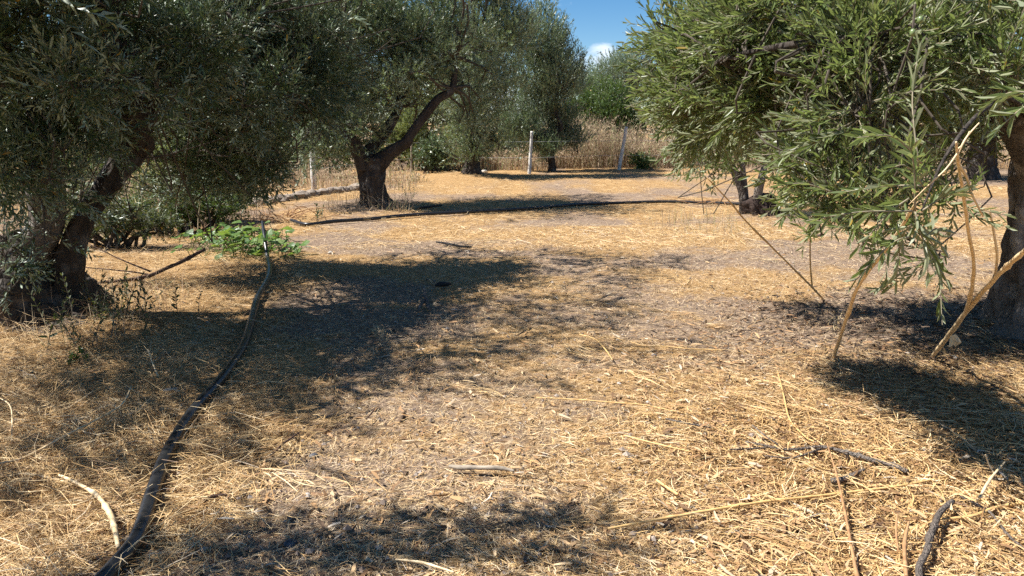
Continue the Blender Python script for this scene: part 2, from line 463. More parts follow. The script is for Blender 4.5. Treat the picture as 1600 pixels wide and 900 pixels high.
# ------------------------------------------------------------------ straw lying on the ground
def strands(x, y, L, Wd, ang, lift, pitch, bend, rnd, segs=2, roll=None):
    n = len(x)
    z = gh(x, y) + lift
    d = np.stack([np.cos(ang) * np.cos(pitch), np.sin(ang) * np.cos(pitch), np.sin(pitch)], 1)
    side = np.stack([-np.sin(ang), np.cos(ang), np.zeros(n)], 1)
    if roll is None: roll = rng.normal(0, .5, n)
    upv = np.cross(d, side)
    wv = side * np.cos(roll)[:, None] + upv * np.sin(roll)[:, None]
    c = np.stack([x, y, z], 1)
    pts = []
    for t in np.linspace(-.5, .5, segs + 1):
        k = (.25 - t * t) * 4
        p = c + d * (L * t)[:, None] + side * (bend * L * k)[:, None]
        p[:, 2] += .12 * L * (k - .5) * .3
        w = wv * (Wd * (.35 + .65 * min(1, k + .25)) * .5)[:, None]
        pts += [p - w, p + w]
    A = np.stack(pts, 1)                      # n, 2*(segs+1), 3
    A[..., 2] = np.maximum(A[..., 2], gh(A[..., 0].ravel(), A[..., 1].ravel()).reshape(A.shape[:2]) + .003)
    m = 2 * (segs + 1)
    base = (np.arange(n) * m)[:, None]
    Fs = np.concatenate([base + np.array([2 * s, 2 * s + 1, 2 * s + 3, 2 * s + 2]) for s in range(segs)], 0)
    return A.reshape(-1, 3), Fs, np.tile(rnd, segs)

def scatter(n, y0, y1, xpad=1.3, margin=.6):
    y = y0 * (y1 / y0) ** rng.random(n)
    hw = (800 / FPX) * np.hypot(y, 1.0) * xpad + margin
    return rng.uniform(-1, 1, n) * hw, y

HOSE = np.array([on_ground(a, b_)[:2] for a, b_ in ((140, 925), (175, 890), (215, 838), (240, 765), (263, 705), (300, 645), (345, 592), (379, 545), (392, 505), (402, 465), (418, 438), (421, 420))])
HOSE = spline(HOSE, 200)
def off_hose(x, y, d):             # straw parts where the heavy pipe lies
    m = np.full(len(x), 9.0)
    for h in HOSE[::2]: m = np.minimum(m, np.hypot(x - h[0], y - h[1]))
    return m > d

def zone_left(x, y): return np.clip((-0.65 - .17 * (y - 2.3) - x) / .6, 0, 1)
def zone_right(x, y): return np.clip((x - .45) / .7, 0, 1) * np.clip((5.6 - y) / 1.8, 0, 1)

b = Buf()
x, y = scatter(220000, 1.95, 9.5, 1.15, .4)
zc = 1 - np.maximum(zone_left(x, y), zone_right(x, y))
keep = (rng.random(len(x)) < np.clip(cover(x, y) * 1.25 - .12, .06, 1) * (1 - .22 * zc)) & (off_hose(x, y, .075) | (rng.random(len(x)) < .04)); x, y = x[keep], y[keep]
zl, zr = zone_left(x, y), zone_right(x, y); n = len(x)
L = rng.gamma(2.6, .018, n) * (1 + 2.0 * zl + 1.0 * zr); L = np.clip(L, .02, .45)
Wd = rng.uniform(.0016, .0036, n) * (1 + .5 * zr + .15 * (y > 5))
ang = np.where(rng.random(n) < .55, rng.normal(.15, .7, n) + 1.0 * n2(x, y, .9, 21), rng.uniform(0, 2 * pi, n))
lift = rng.gamma(1.5, .006, n) * (1 + 1.8 * zl + .5 * zr) + .003
pitch = rng.normal(0, .15, n) * (1 + .8 * zl)
rnd = np.clip(rng.beta(1.5, 1.35, n) * .95 + .12 * n2(x, y, .7, 31) - .05 * zr, 0, 1)
bend = rng.normal(0, .09, n) * (1 + zl)
for q, sg in ((y < 3.7, 2), (y >= 3.7, 1)):
    b.add(*strands(x[q], y[q], L[q], Wd[q], ang[q], lift[q], pitch[q], bend[q], rnd[q], sg)[:2], np.tile(rnd[q], sg))
tag(b.build('straw', M['straw']), 'mown golden straw scattered over the near ground', 'straw', kind='stuff')

b = Buf()                                      # fine broken chaff
x, y = scatter(165000, 1.95, 11, 1.12, .3)
n = len(x); zl = zone_left(x, y)
keep = (rng.random(n) < (1 - .8 * zl)) & off_hose(x, y, .05); x, y = x[keep], y[keep]; n = len(x)
L = rng.gamma(2.2, .012, n) + .008; Wd = rng.uniform(.0018, .0042, n) * (1 + .12 * np.maximum(y - 4, 0)); L = L * (1 + .1 * np.maximum(y - 4, 0))
rnd = rng.beta(1.8, 1.5, n)
b.add(*strands(x, y, L, Wd, rng.uniform(0, 2 * pi, n), rng.gamma(1.3, .004, n) + .003, rng.normal(0, .25, n), 0 * L, rnd, 1)[:2], rnd)
tag(b.build('chaff', M['chaff']), 'pale broken chaff between the straw in front', 'chaff', kind='stuff')

b = Buf()                                      # far straw, coarser
x, y = scatter(92000, 9, 27, 1.25)
keep = rng.random(len(x)) < np.clip(cover(x, y) * 1.2, .1, 1); x, y = x[keep], y[keep]; n = len(x)
L = rng.uniform(.07, .24, n); Wd = rng.uniform(.004, .009, n)
rnd = np.clip(rng.beta(2.4, 1.6, n) + .1 * n2(x, y, 1.1, 31), 0, 1)
b.add(*strands(x, y, L, Wd, rng.uniform(0, 2 * pi, n), rng.gamma(1.5, .012, n) + .004, rng.normal(0, .13, n), rng.normal(0, .08, n), rnd, 1)[:2], rnd)
tag(b.build('straw', M['straw']), 'golden straw on the ground out to the fence', 'straw', kind='stuff')

b = Buf()                                      # dead leaves and chips, thickest on the right
x, y = scatter(60000, 1.9, 9)
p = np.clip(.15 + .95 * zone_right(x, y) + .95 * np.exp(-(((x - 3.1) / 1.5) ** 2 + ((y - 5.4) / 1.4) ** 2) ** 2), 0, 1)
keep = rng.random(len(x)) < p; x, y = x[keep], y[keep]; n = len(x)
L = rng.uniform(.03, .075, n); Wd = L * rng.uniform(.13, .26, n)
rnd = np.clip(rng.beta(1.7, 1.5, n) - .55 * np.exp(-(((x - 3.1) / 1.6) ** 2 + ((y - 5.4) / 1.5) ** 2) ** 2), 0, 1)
b.add(*strands(x, y, L, Wd, rng.uniform(0, 2 * pi, n), rng.gamma(1.6, .008, n) + .004, rng.normal(0, .2, n), rng.normal(0, .1, n), rnd, 2)[:2], np.tile(rnd, 2))
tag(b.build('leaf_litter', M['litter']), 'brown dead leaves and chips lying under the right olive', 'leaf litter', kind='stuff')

b = Buf()                                      # matted wisps: handfuls of straw lying the same way
nc = 520; cx, cy = scatter(nc, 2.0, 9, 1.1, .2); ca = rng.uniform(0, pi, nc); m_ = 34
k = np.repeat(np.arange(nc), m_); n = len(k)
ok = (off_hose(cx, cy, .2) & (rng.random(nc) < .08 + .9 * np.maximum(zone_left(cx, cy), .8 * zone_right(cx, cy))))[k]; k = k[ok]; n = len(k)
sp = rng.uniform(.03, .10, nc)[k]; u1, u2 = rng.normal(0, 1, n) * sp * 1.6, rng.normal(0, 1, n) * sp * .55
x = cx[k] + np.cos(ca[k]) * u1 - np.sin(ca[k]) * u2; y = cy[k] + np.sin(ca[k]) * u1 + np.cos(ca[k]) * u2
rnd = np.clip(rng.uniform(.25, .85, nc)[k] + rng.normal(0, .14, n), 0, 1)
b.add(*strands(x, y, rng.uniform(.07, .24, n), rng.uniform(.002, .004, n), ca[k] + rng.normal(0, .22, n), rng.gamma(2, .009, n) + .006, rng.normal(0, .09, n), rng.normal(0, .10, n), rnd, 2)[:2], np.tile(rnd, 2))
tag(b.build('straw', M['straw']), 'matted wisps of straw lying the same way', 'straw', kind='stuff')

b = Buf()                                      # crumbs of soil and tiny stones
x, y = scatter(6500, 1.95, 12, 1.1, .2); n = len(x); sz = rng.gamma(2.0, .0022, n) + .0025
oc = np.array([[1, 0, 0], [0, 1, 0], [-1, 0, 0], [0, -1, 0], [0, 0, .8], [0, 0, -.6]])
Vv = oc[None] * sz[:, None, None] * rng.uniform(.6, 1.3, (n, 6, 1)); an = rng.uniform(0, 2 * pi, n)
Vr = np.stack([Vv[..., 0] * np.cos(an)[:, None] - Vv[..., 1] * np.sin(an)[:, None], Vv[..., 0] * np.sin(an)[:, None] + Vv[..., 1] * np.cos(an)[:, None], Vv[..., 2]], -1) + np.stack([x, y, gh(x, y) + .012], 1)[:, None, :]
f_ = np.array([[0, 1, 4], [1, 2, 4], [2, 3, 4], [3, 0, 4], [1, 0, 5], [2, 1, 5], [3, 2, 5], [0, 3, 5]])
b.add(Vr.reshape(-1, 3), (f_[None] + (np.arange(n) * 6)[:, None, None]).reshape(-1, 3), np.repeat(rng.random(n), 8))
M['crumb'] = strand_mat('soil_crumb', [(0, (.07, .05, .04)), (.5, (.20, .155, .125)), (.85, (.30, .245, .20)), (1, (.40, .35, .30))], .95, 0, .1)
tag(b.build('soil_crumbs', M['crumb']), 'small crumbs of dry soil and grit among the straw', 'soil crumbs', kind='stuff')

# ------------------------------------------------------------------ leaves and shoots
def leaf_shape(Lf, Wf, hexa, fold=.25, curl=.12):
    # in leaf space: x right, y along, z upper side
    if hexa is None:
        pts = np.array([[-.28 * Wf, .05 * Lf, 0], [.5 * Wf, .42 * Lf, .1 * Wf], [-.05 * Wf, Lf, -curl * Lf]])
        f = np.array([[0, 1, 2]])
    elif hexa:
        pts = np.array([[0, 0, 0], [.42 * Wf, .28 * Lf, .42 * Wf * fold], [.40 * Wf, .74 * Lf, .42 * Wf * fold - curl * Lf * .35], [0, Lf, -curl * Lf],
                        [-.40 * Wf, .74 * Lf, .42 * Wf * fold - curl * Lf * .35], [-.42 * Wf, .28 * Lf, .42 * Wf * fold]])
        f = np.array([[0, 1, 2, 3], [0, 3, 4, 5]])
    else:
        pts = np.array([[0, 0, 0], [.5 * Wf, .48 * Lf, .1 * Wf], [0, Lf, -curl * Lf], [-.5 * Wf, .48 * Lf, .1 * Wf]])
        f = np.array([[0, 1, 2, 3]])
    return pts, f

def shoot_template(r, length, nleaf, Lf, Wf, hexa=True, bend=.15, spread=(.5, 1.0), droop=0):
    Vs, Fs, Rs = [], [], []; k0 = 0
    npair = max(1, nleaf // 2)
    bd = r.uniform(-bend, bend, 2)
    for i in range(npair):
        s = (i + .6) / npair
        z = length * (.08 + .92 * s)
        ax = np.array([bd[0] * z * s, bd[1] * z * s, z])
        axd = unit(np.array([2 * bd[0] * s, 2 * bd[1] * s, 1]))
        ph0 = (i % 2) * pi / 2 + r.normal(0, .35)
        for q in range(2):
            if r.random() < .08: continue
            ph = ph0 + q * pi
            rad = np.array([cos(ph), sin(ph), 0]); rad = unit(rad - axd * (rad @ axd))
            a = (r.uniform(*spread) + r.normal(0, .16)) * (1 - .35 * s)
            d = axd * cos(a) + rad * sin(a)
            nn = unit(axd - d * (axd @ d)); nn = unit(nn + r.normal(0, .75) * np.cross(d, nn))
            w = np.cross(d, nn)
            sc = r.uniform(.6, 1.2) * (1 - .3 * max(0, s - .7) / .3)
            P, f = leaf_shape(Lf * sc, Wf * sc * r.uniform(.85, 1.15), hexa, curl=r.uniform(-.05, .22))
            Vs.append(ax + P[:, :1] * w + P[:, 1:2] * d + P[:, 2:] * nn)
            Fs.append(f + k0); k0 += len(P)
            Rs += [r.random()] * len(f)
    return np.vstack(Vs), np.vstack(Fs), np.array(Rs), np.array([bd[0], bd[1]])

def frames(D, r):
    n = len(D)
    a = unit(r.normal(size=(n, 3)))
    Xv = unit(np.cross(a, D)); Yv = np.cross(D, Xv)
    return np.stack([Xv, Yv, D], 2)            # columns

def foliage(buf, pos, D, scale, templates, r, length, twigs=1.0, trad=.0016, mat_leaf=0, mat_twig=1, shade=0):
    n = len(pos)
    R = frames(unit(D), r)
    ti = r.integers(0, len(templates), n)
    jit = r.random(n)
    for k, (TV, TF, TR, bd) in enumerate(templates):
        s = np.where(ti == k)[0]
        if not len(s): continue
        VV = np.einsum('nij,mj->nmi', R[s], TV) * scale[s][:, None, None] + pos[s][:, None, :]
        FF = TF[None] + (np.arange(len(s)) * len(TV))[:, None, None]
        rr = (TR[None, :] * .55 + jit[s][:, None] * .45 )
        y = (np.modf(TR[None, :] * 7.13 + jit[s][:, None] * 3.7)[0] > .985)
        rr = np.where(y & (r.random(rr.shape) < .6), .999, rr * .97)
        buf.add(VV.reshape(-1, 3), FF.reshape(-1, TF.shape[1]), rr.ravel(), mat_leaf)
        if twigs > 0:
            s2 = s[r.random(len(s)) < twigs]
            if len(s2):
                ts = np.linspace(0, 1, 4) * length
                ax = np.stack([bd[0] * ts * ts / length, bd[1] * ts * ts / length, ts], 1)
                cs = np.array([[1, 0], [-.5, .87], [-.5, -.87]]) * trad
                ring = (ax[:, None, :] + np.concatenate([cs, np.zeros((3, 1))], 1)[None] * np.linspace(1.2, .5, 4)[:, None, None]).reshape(-1, 3)
                VV = np.einsum('nij,mj->nmi', R[s2], ring) * scale[s2][:, None, None] + pos[s2][:, None, :]
                f = np.array([[3 * i + j, 3 * i + (j + 1) % 3, 3 * i + 3 + (j + 1) % 3, 3 * i + 3 + j] for i in range(3) for j in range(3)])
                FF = f[None] + (np.arange(len(s2)) * 12)[:, None, None]
                buf.add(VV.reshape(-1, 3), FF.reshape(-1, 4), .5, mat_twig)

def ellipsoid_points(c, rad, n, r, shell=.5):
    u = unit(r.normal(size=(n, 3)))
    t = (shell ** 3 + (1 - shell ** 3) * r.random(n)) ** (1 / 3)
    return np.asarray(c) + u * t[:, None] * np.asarray(rad)

def crown(buf, blobs, nshoot, templates, r, length, up=.45, jitter=.45, inner=.35, trad=.0016, twigs=1.0, bias=(0, 0, 0), branchlets=10, brad=.006, scale=(.75, 1.25), floor=None):
    C = np.array([b[0] for b in blobs], float)
    Rr = np.array([np.broadcast_to(b[1], 3) for b in blobs], float)
    dens = np.array([b[2] if len(b) > 2 else 1.0 for b in blobs])
    w = (Rr[:, 0] * Rr[:, 1] + Rr[:, 1] * Rr[:, 2] + Rr[:, 0] * Rr[:, 2]) * dens
    k = r.choice(len(C), nshoot, p=w / w.sum())
    u = unit(r.normal(size=(nshoot, 3)))
    t = inner + (1 - inner) * r.random(nshoot) ** .7
    pos = C[k] + u * t[:, None] * Rr[k] * r.uniform(.85, 1.12, nshoot)[:, None]
    D = u * .75 + np.array([0, 0, up]) + np.asarray(bias) + r.normal(0, jitter, (nshoot, 3))
    if floor is not None:
        ok = pos[:, 2] > gh(pos[:, 0], pos[:, 1]) + floor
        pos, D = pos[ok], D[ok]
    sc = r.uniform(*scale, len(pos))
    foliage(buf, pos, D, sc, templates, r, length, twigs, trad)
    for c, rr, *_ in zip(C, Rr):
        for _i in range(branchlets):
            uu = unit(r.normal(size=3) + np.array([0, 0, .3]))
            e = c + uu * rr * r.uniform(.6, .95)
            m = (c + e) / 2 + r.normal(0, .06, 3) * rr
            add_tube(buf, spline([c, m, e], 5), np.linspace(brad, brad * .3, 5), 4, .5, 2, cap=False)

def branch_to(buf, a, b, r0, r1, r, wob=.1, n=9, sides=6):
    a = np.asarray(a, float); b = np.asarray(b, float)
    L_ = np.linalg.norm(b - a)
    m1 = a * .65 + b * .35 + r.normal(0, wob, 3) * L_ + np.array([0, 0, .08 * L_]); m2 = a * .3 + b * .7 + r.normal(0, wob, 3) * L_ + np.array([0, 0, .06 * L_])
    add_tube(buf, spline([a, m1, m2, b], n), np.linspace(r0, r1, n), sides, .5, 2, cap=False)

def gnarl(seed, amp=.16, ridge=.10, freq=5, root=0):
    def f(th, s, p):
        rt = root * np.exp(-s * 7) * (np.cos(th * 3 + seed) + .7 * np.cos(th * 5 + 2 * seed)) if root else 0
        q = p.reshape(-1, 3)
        a = vnoise(q * np.array([3.2, 3.2, 2.2]) + seed) * amp
        b_ = vnoise(np.stack([np.cos(th.ravel()) * freq * .45 + seed, np.sin(th.ravel()) * freq * .45, q[:, 2] * 1.6 + .8 * np.sin(q[:, 2] * 2)], 1)) * ridge * 1.6
        c = (.5 - np.abs(vnoise(q * np.array([15, 15, 4.0]) + seed * 3))) * ridge * .8
        d = vnoise(q * np.array([38, 38, 16.0]) + seed * 5) * ridge * .28
        return (a + b_ + c + d).reshape(th.shape) + rt
    return f

def trunk_part(name, pts, rad, parent, mat, seed, sides=40, n=64, twist=.8, amp=.16, ridge=.12, root=0):
    P = spline(pts, n); R_ = spline(np.array(rad)[:, None], n)[:, 0]
    bf = Buf(); add_tube(bf, P, R_, sides, .5, 0, disp=gnarl(seed, amp, ridge, root=root), twist=twist)
    return bf.build(name, mat, parent, smooth=True)

rT = np.random.default_rng(5)
T_near = [shoot_template(rT, .23, 18, .060, .0125, True, .25, (.3, .8)) for _ in range(10)]
T_left = [shoot_template(rT, .22, 18, .058, .0125, True, .3, (.4, .95)) for _ in range(8)]
T_lean = [shoot_template(rT, .24, 18, .062, .0150, False, .3, (.4, .95)) for _ in range(8)]
T_mid = [shoot_template(rT, .26, 20, .066, 0.0206, None, .25, (.4, .9)) for _ in range(8)]
T_far = [shoot_template(rT, .42, 18, .095, 0.0300, None, .2, (.35, .85)) for _ in range(8)]
T_bush = [shoot_template(rT, .26, 16, .065, 0.0425, None, .3, (.6, 1.2)) for _ in range(6)]
T_hedge = [shoot_template(rT, .5, 18, .13, 0.0625, None, .25, (.4, 1.0)) for _ in range(6)]

def sub_blobs(c, rad, n, rlo, rhi, r, shell=.55, squash=.85, dens=1.0):
    P = ellipsoid_points(c, rad, n, r, shell)
    return [(p, np.array([1, 1, squash]) * r.uniform(rlo, rhi), dens) for p in P]

def px_blob(px, py, depth, rpx, rpy=None, rd=None, dens=1.0):
    c = at(px, py, depth); k = depth / FPX
    rpy = rpy or rpx
    return (c, np.array([rpx * k, rd if rd else rpx * k, rpy * k]), dens)

def split_blob(b, n, r, f=(.38, .6)):
    c, rad, dens = b
    P = ellipsoid_points(c, rad * .72, n, r, .35)
    return [(p, rad * r.uniform(*f), dens) for p in P]

olive_group = 'olive trees of the grove'

# ---- left front olive
rg = np.random.default_rng(101)
base = on_ground(55, 486)
t1 = thing('olive_tree', base, 'big dark olive tree filling the left edge, its limb leaning right over a fallen branch', 'tree', olive_group)
bz = base[2] - .12
D1 = base[1]
trunk_part('trunk', [base + (0.02, 0, -.15), base + (0.0, 0, .05), base + (-.06, .0, .25), base + (-.2, .02, .5)], [.55, .42, .35, .30], t1, M['bark'], 3.1, 72, 110, .5, .22, .20, .22)
fork = base + np.array([-.10, 0, .28])
trunk_part('limb', [base + (.08, 0, .02), at(100, 425, D1), at(128, 350, D1), at(178, 275, D1 + .1), at(215, 222, D1 + .2), at(232, 150, D1 + .3), at(250, 118, D1 + .4), at(305, 84, D1 + .6), at(345, 30, D1 + .8), at(360, -60, D1 + .9)],
           [.20, .115, .092, .088, .098, .062, .055, .052, .05, .035], t1, M['bark'], 8.2, 36, 140, .6, .25, .18)
trunk_part('limb', [base + (-.12, 0, .15), at(40, 410, D1 - .05), at(72, 345, D1 - .1), at(60, 250, D1 - .2), at(10, 120, D1 - .4), at(-20, -40, D1 - .4), at(10, -160, D1 - .3)], [.24, .165, .13, .12, .10, .08, .05], t1, M['bark_grey'], 5.5, 28, 80, .6, .2, .12)
trunk_part('limb', [at(212, 226, D1 + .2), at(206, 160, D1 - .1), at(185, 90, D1 - .3), at(150, 10, D1 - .4), at(120, -90, D1 - .5)], [.13, .08, .07, .055, .03], t1, M['bark'], 6.5, 20, 50, .5, .16, .1)
trunk_part('sawn_stub', [at(318, 62, D1 + .65), at(328, 100, D1 + .6), at(334, 140, D1 + .55)], [.07, .075, .07], t1, M['bark'], 2.5, 20, 24, .2, .1, .08)
crownb = []
for args, k in (((430, 150, 7.4, 105, 150), 9), ((475, 60, 7.6, 70, 95), 5), ((350, 210, 7.6, 75, 95), 6), ((415, 240, 7.3, 48, 45), 5), ((300, 40, 6.9, 110, 70), 6),
                ((395, 20, 7.2, 100, 70), 6), ((180, 40, 5.8, 110, 70), 7), ((60, 60, 5.2, 95, 80), 8), ((90, 190, 5.4, 90, 80), 7), ((20, 270, 5.0, 75, 80), 6), ((150, 180, 6.8, 80, 90), 6),
                ((60, 370, 5.3, 50, 45, None, .25), 4), ((8, 440, 4.7, 28, 60, None, .5), 3), ((370, 290, 7.8, 60, 35), 4), ((300, 130, 7.4, 60, 80), 4), ((250, 190, 7.6, 40, 50), 2), ((140, 300, 6.9, 50, 45, None, .7), 3), ((110, 270, 4.9, 50, 50, None, .7), 4), ((150, 110, 4.8, 80, 70, None, .9), 5), ((250, 150, 5.2, 50, 60, None, .6), 3), ((20, 390, 5.0, 40, 50, None, .35), 3), ((200, 330, 5.6, 35, 40, None, .4), 2), ((470, 170, 7.9, 50, 80), 4), ((330, 70, 5.9, 80, 70), 6), ((400, 160, 6.3, 60, 70), 5), ((330, 270, 7.2, 60, 50), 5), ((400, 285, 7.5, 50, 32), 4), ((270, 110, 5.6, 50, 50, None, .7), 3), ((300, 295, 7.8, 55, 28), 4), ((385, 300, 8.0, 40, 20), 3), ((250, 250, 7.4, 40, 40, None, .6), 3)):
    crownb += split_blob(px_blob(*args), k, rg)
above = sub_blobs((-3.3, 6.5, 3.55), (1.8, 2.6, 1.1), 34, .38, .62, rg, .5) + sub_blobs((-3.2, 4.3, 2.9), (.9, .8, .5), 9, .3, .5, rg, .3) + sub_blobs((-4.15, 4.15, 2.1), (.7, .8, .6), 9, .28, .45, rg, .3) + sub_blobs((-2.3, 8.2, 2.9), (1.1, .8, .7), 9, .35, .55, rg, .3)
bf = Buf()
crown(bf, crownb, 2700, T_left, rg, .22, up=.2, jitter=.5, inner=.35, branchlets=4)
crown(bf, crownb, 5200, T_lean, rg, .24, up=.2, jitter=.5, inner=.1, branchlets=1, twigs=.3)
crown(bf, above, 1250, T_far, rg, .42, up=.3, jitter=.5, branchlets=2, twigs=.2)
nearer = sub_blobs((-3.85, 3.65, 2.4), (.95, 1.0, .8), 18, .26, .42, rg, .2) + sub_blobs((-3.0, 4.5, 2.6), (.8, .7, .5), 9, .26, .4, rg, .2)
nearer += [(np.array(c_), np.array(r_), 1.0) for c_, r_ in (((-1.15, 7.95, 3.3), (.6, .3, .3)), ((-.95, 8.0, 3.6), (.4, .25, .3)), ((-2.0, 4.85, 3.0), (.5, .3, .3)), ((-2.0, 5.7, 3.3), (.5, .35, .3)), ((-1.6, 7.2, 3.3), (.4, .4, .4)))]
crown(bf, nearer, 1050, T_far, rg, .42, up=.2, jitter=.5, branchlets=2, twigs=.2)
above = above + nearer
hubs = [at(232, 150, D1 + .3), at(305, 84, D1 + .6), at(345, 30, D1 + .8), at(10, 120, D1 - .4), at(-20, -40, D1 - .4), at(185, 90, D1 - .3), at(150, 10, D1 - .4)]
for c, rr, _d in crownb + above:
    h = min(hubs, key=lambda q: np.linalg.norm(q - c)); branch_to(bf, h, c, .008, .004, rg, .2)
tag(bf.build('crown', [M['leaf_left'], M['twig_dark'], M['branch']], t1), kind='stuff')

# ---- middle olive with a forked trunk
rg = np.random.default_rng(202)
base = on_ground(583, 321); D2 = base[1]
t2 = thing('olive_tree', base, 'olive tree with short thick forked trunk, its bare limb rising to the right', 'tree', olive_group)
trunk_part('trunk', [at(586, 330, D2), at(584, 312, D2), at(581, 290, D2), at(580, 268, D2), at(580, 246, D2)], [.33, .24, .215, .205, .205], t2, M['bark'], 1.7, 72, 110, .7, .2, .2, .2)
trunk_part('limb', [at(588, 258, D2), at(608, 240, D2), at(634, 222, D2), at(640, 212, D2), at(662, 182, D2 + .1), at(684, 155, D2 + .2), at(706, 138, D2 + .3), at(712, 90, D2 + .4), at(715, 40, D2 + .5)], [.14, .115, .10, .078, .072, .07, .062, .04, .025], t2, M['bark'], 4.1, 28, 90, .5, .16, .1)
trunk_part('limb', [at(572, 262, D2), at(578, 235, D2 + .1), at(606, 200, D2 + .3), at(622, 168, D2 + .5), at(628, 120, D2 + .6), at(600, 50, D2 + .6), at(595, -30, D2 + .6)], [.18, .12, .095, .08, .07, .05, .03], t2, M['bark'], 4.9, 24, 60, .5, .16, .1)
trunk_part('limb', [at(570, 262, D2), at(556, 230, D2 - .1), at(535, 190, D2 - .2), at(520, 120, D2 - .3), at(540, 40, D2 - .3)], [.16, .12, .09, .07, .04], t2, M['bark'], 7.9, 24, 60, .5, .16, .1)
cb = []
for args, k in (((600, 70, 13.6, 110, 80), 14), ((530, 130, 13.2, 70, 70), 9), ((520, 215, 13.0, 60, 40), 7), ((660, 110, 13.8, 70, 55), 8), ((700, 60, 14.2, 50, 70), 6), ((590, 165, 13.2, 75, 40), 7),
                ((735, 150, 14.6, 45, 60), 5), ((540, 30, 13.4, 90, 60), 8), ((575, 215, 13.1, 40, 35), 4), ((500, 60, 13.4, 60, 90), 6), ((470, 235, 12.9, 30, 35), 3), ((650, 20, 13.7, 90, 60), 8), ((555, 245, 12.9, 16, 18), 2), ((705, 110, 14.0, 40, 50), 4), ((705, 75, 13.3, 55, 55), 6), ((630, 130, 13.0, 60, 40), 6), ((745, 90, 13.8, 40, 70), 5), ((565, 190, 12.8, 50, 35), 4), ((720, 175, 14.3, 30, 35), 3), ((522, 238, 13.0, 48, 24), 5), ((472, 222, 12.7, 36, 36), 4), ((690, 190, 14.4, 30, 30), 3)):
    cb += split_blob(px_blob(*args), k, rg, (.3, .5))
ab = sub_blobs((-2.3, 13.8, 4.35), (1.75, 1.9, 1.0), 26, .35, .6, rg, .4)
bf = Buf()
crown(bf, cb, 7800, T_mid, rg, .26, up=.45, jitter=.4, branchlets=3, twigs=.25)
crown(bf, ab, 1000, T_far, rg, .42, up=.5, jitter=.4, branchlets=2, twigs=.2)
hubs = [at(706, 138, D2 + .3), at(712, 90, D2 + .4), at(622, 168, D2 + .5), at(628, 120, D2 + .6), at(600, 50, D2 + .6), at(535, 190, D2 - .2), at(520, 120, D2 - .3), at(540, 40, D2 - .3)]
for c, rr, _d in cb + ab:
    h = min(hubs, key=lambda q: np.linalg.norm(q - c)); branch_to(bf, h, c, .024, .008, rg)
tag(bf.build('crown', [M['leaf_mid'], M['twig_dark'], M['branch']], t2), kind='stuff')

# ---- generic farther olive
def far_olive(base_px, label, ells, nshoot, seed, mat='leaf_far', trunkh=1.0, trad=.2, up=.9, above=None, templates=None, group=olive_group, bark='bark', base=None, name='olive_tree', depth=None, split=6, twigs=.15, inner=.3):
    r = np.random.default_rng(seed)
    if base is None:
        base = on_ground(*base_px)
    D = base[1]
    t = thing(name, base, label, 'tree', group)
    top = base + np.array([r.normal(0, .12), r.normal(0, .1), trunkh])
    trunk_part('trunk', [base + (0, 0, -.12), base + (0, 0, .12), (base + top) / 2 + (r.normal(0, .06), 0, 0), top], [trad * 1.5, trad * 1.1, trad * .9, trad * .8], t, M[bark], seed * .37, 24, 30, .6, .18, .12)
    bl = []
    for e in ells:
        bl += split_blob(px_blob(e[0], e[1], D + (e[4] if len(e) > 4 else 0), e[2], e[3]), e[5] if len(e) > 5 else split, r, (.32, .55))
    if above: bl += sub_blobs(above[0], above[1], 16, .4, .7, r, .4)
    C = np.array([q[0] for q in bl])
    ends = []
    for _k in range(4):
        a = r.choice(len(C)); e = C[a] * .6 + top * .4
        trunk_part('limb', [top - (0, 0, .08), top * .6 + e * .4 + r.normal(0, .1, 3), e], [trad * .65, trad * .42, trad * .22], t, M[bark], seed + _k * 1.3, 14, 20, .3, .12, .08)
        ends.append(e)
    bf = Buf()
    crown(bf, bl, nshoot, templates or T_far, r, .40, up=up, jitter=.3, inner=inner, branchlets=3, brad=.012, twigs=twigs, trad=.004, floor=.02)
    for c in C:
        h = min(ends, key=lambda q: np.linalg.norm(q - c)); branch_to(bf, h, c, trad * .2, .01, r, n=7, sides=5)
    tag(bf.build('crown', [M[mat], M['twig_dark'], M['branch']], t), kind='stuff')
    return t

far_olive((738, 276), 'tall olive tree standing behind the bare rising limb, its skirt of leaves touching the ground',
          [(740, 110, 70, 90, 0, 12), (735, 215, 42, 50, -.3, 9), (780, 60, 60, 70, .5, 10), (775, 170, 45, 60, .3, 8), (700, 150, 30, 80, .5, 6), (770, 10, 50, 40, .5, 6), (742, 250, 30, 24, -.5, 7), (712, 225, 28, 34, -.3, 6), (772, 232, 30, 32, 0, 6)], 5200, 31, 'leaf_mid', .8, .2, .9, ((-0.8, 21, 5.3), (1.4, 1.4, 1.2)))
far_olive((862, 268), 'feathery grey olive tree left of the gap of blue sky, behind the upright post',
          [(850, 130, 55, 70, 0, 12), (835, 60, 42, 50, 0, 8), (872, 70, 26, 50, .2, 6), (868, 190, 40, 50, .2, 8), (815, 180, 38, 60, -.2, 8), (893, 130, 22, 45, .3, 5), (850, 20, 14, 24, 0, 3), (905, 95, 16, 40, .4, 3), (880, 45, 10, 30, .2, 2), (850, 225, 45, 26, .3, 7), (890, 225, 26, 26, .3, 5), (858, 246, 24, 15, -.3, 6)], 4400, 37, 'leaf_far', 1.2, .11, 1.2)
far_olive((1535, 281), 'olive tree with dark trunk standing far off at the right, seen under the near foliage',
          [(1530, 150, 130, 60, 0, 14), (1450, 140, 80, 60, 0, 8), (1600, 160, 80, 50, 0, 8), (1520, 60, 140, 70, 0, 12), (1500, 225, 30, 40, -.4, 4)], 2600, 41, 'leaf_far', 1.5, .34, .6)
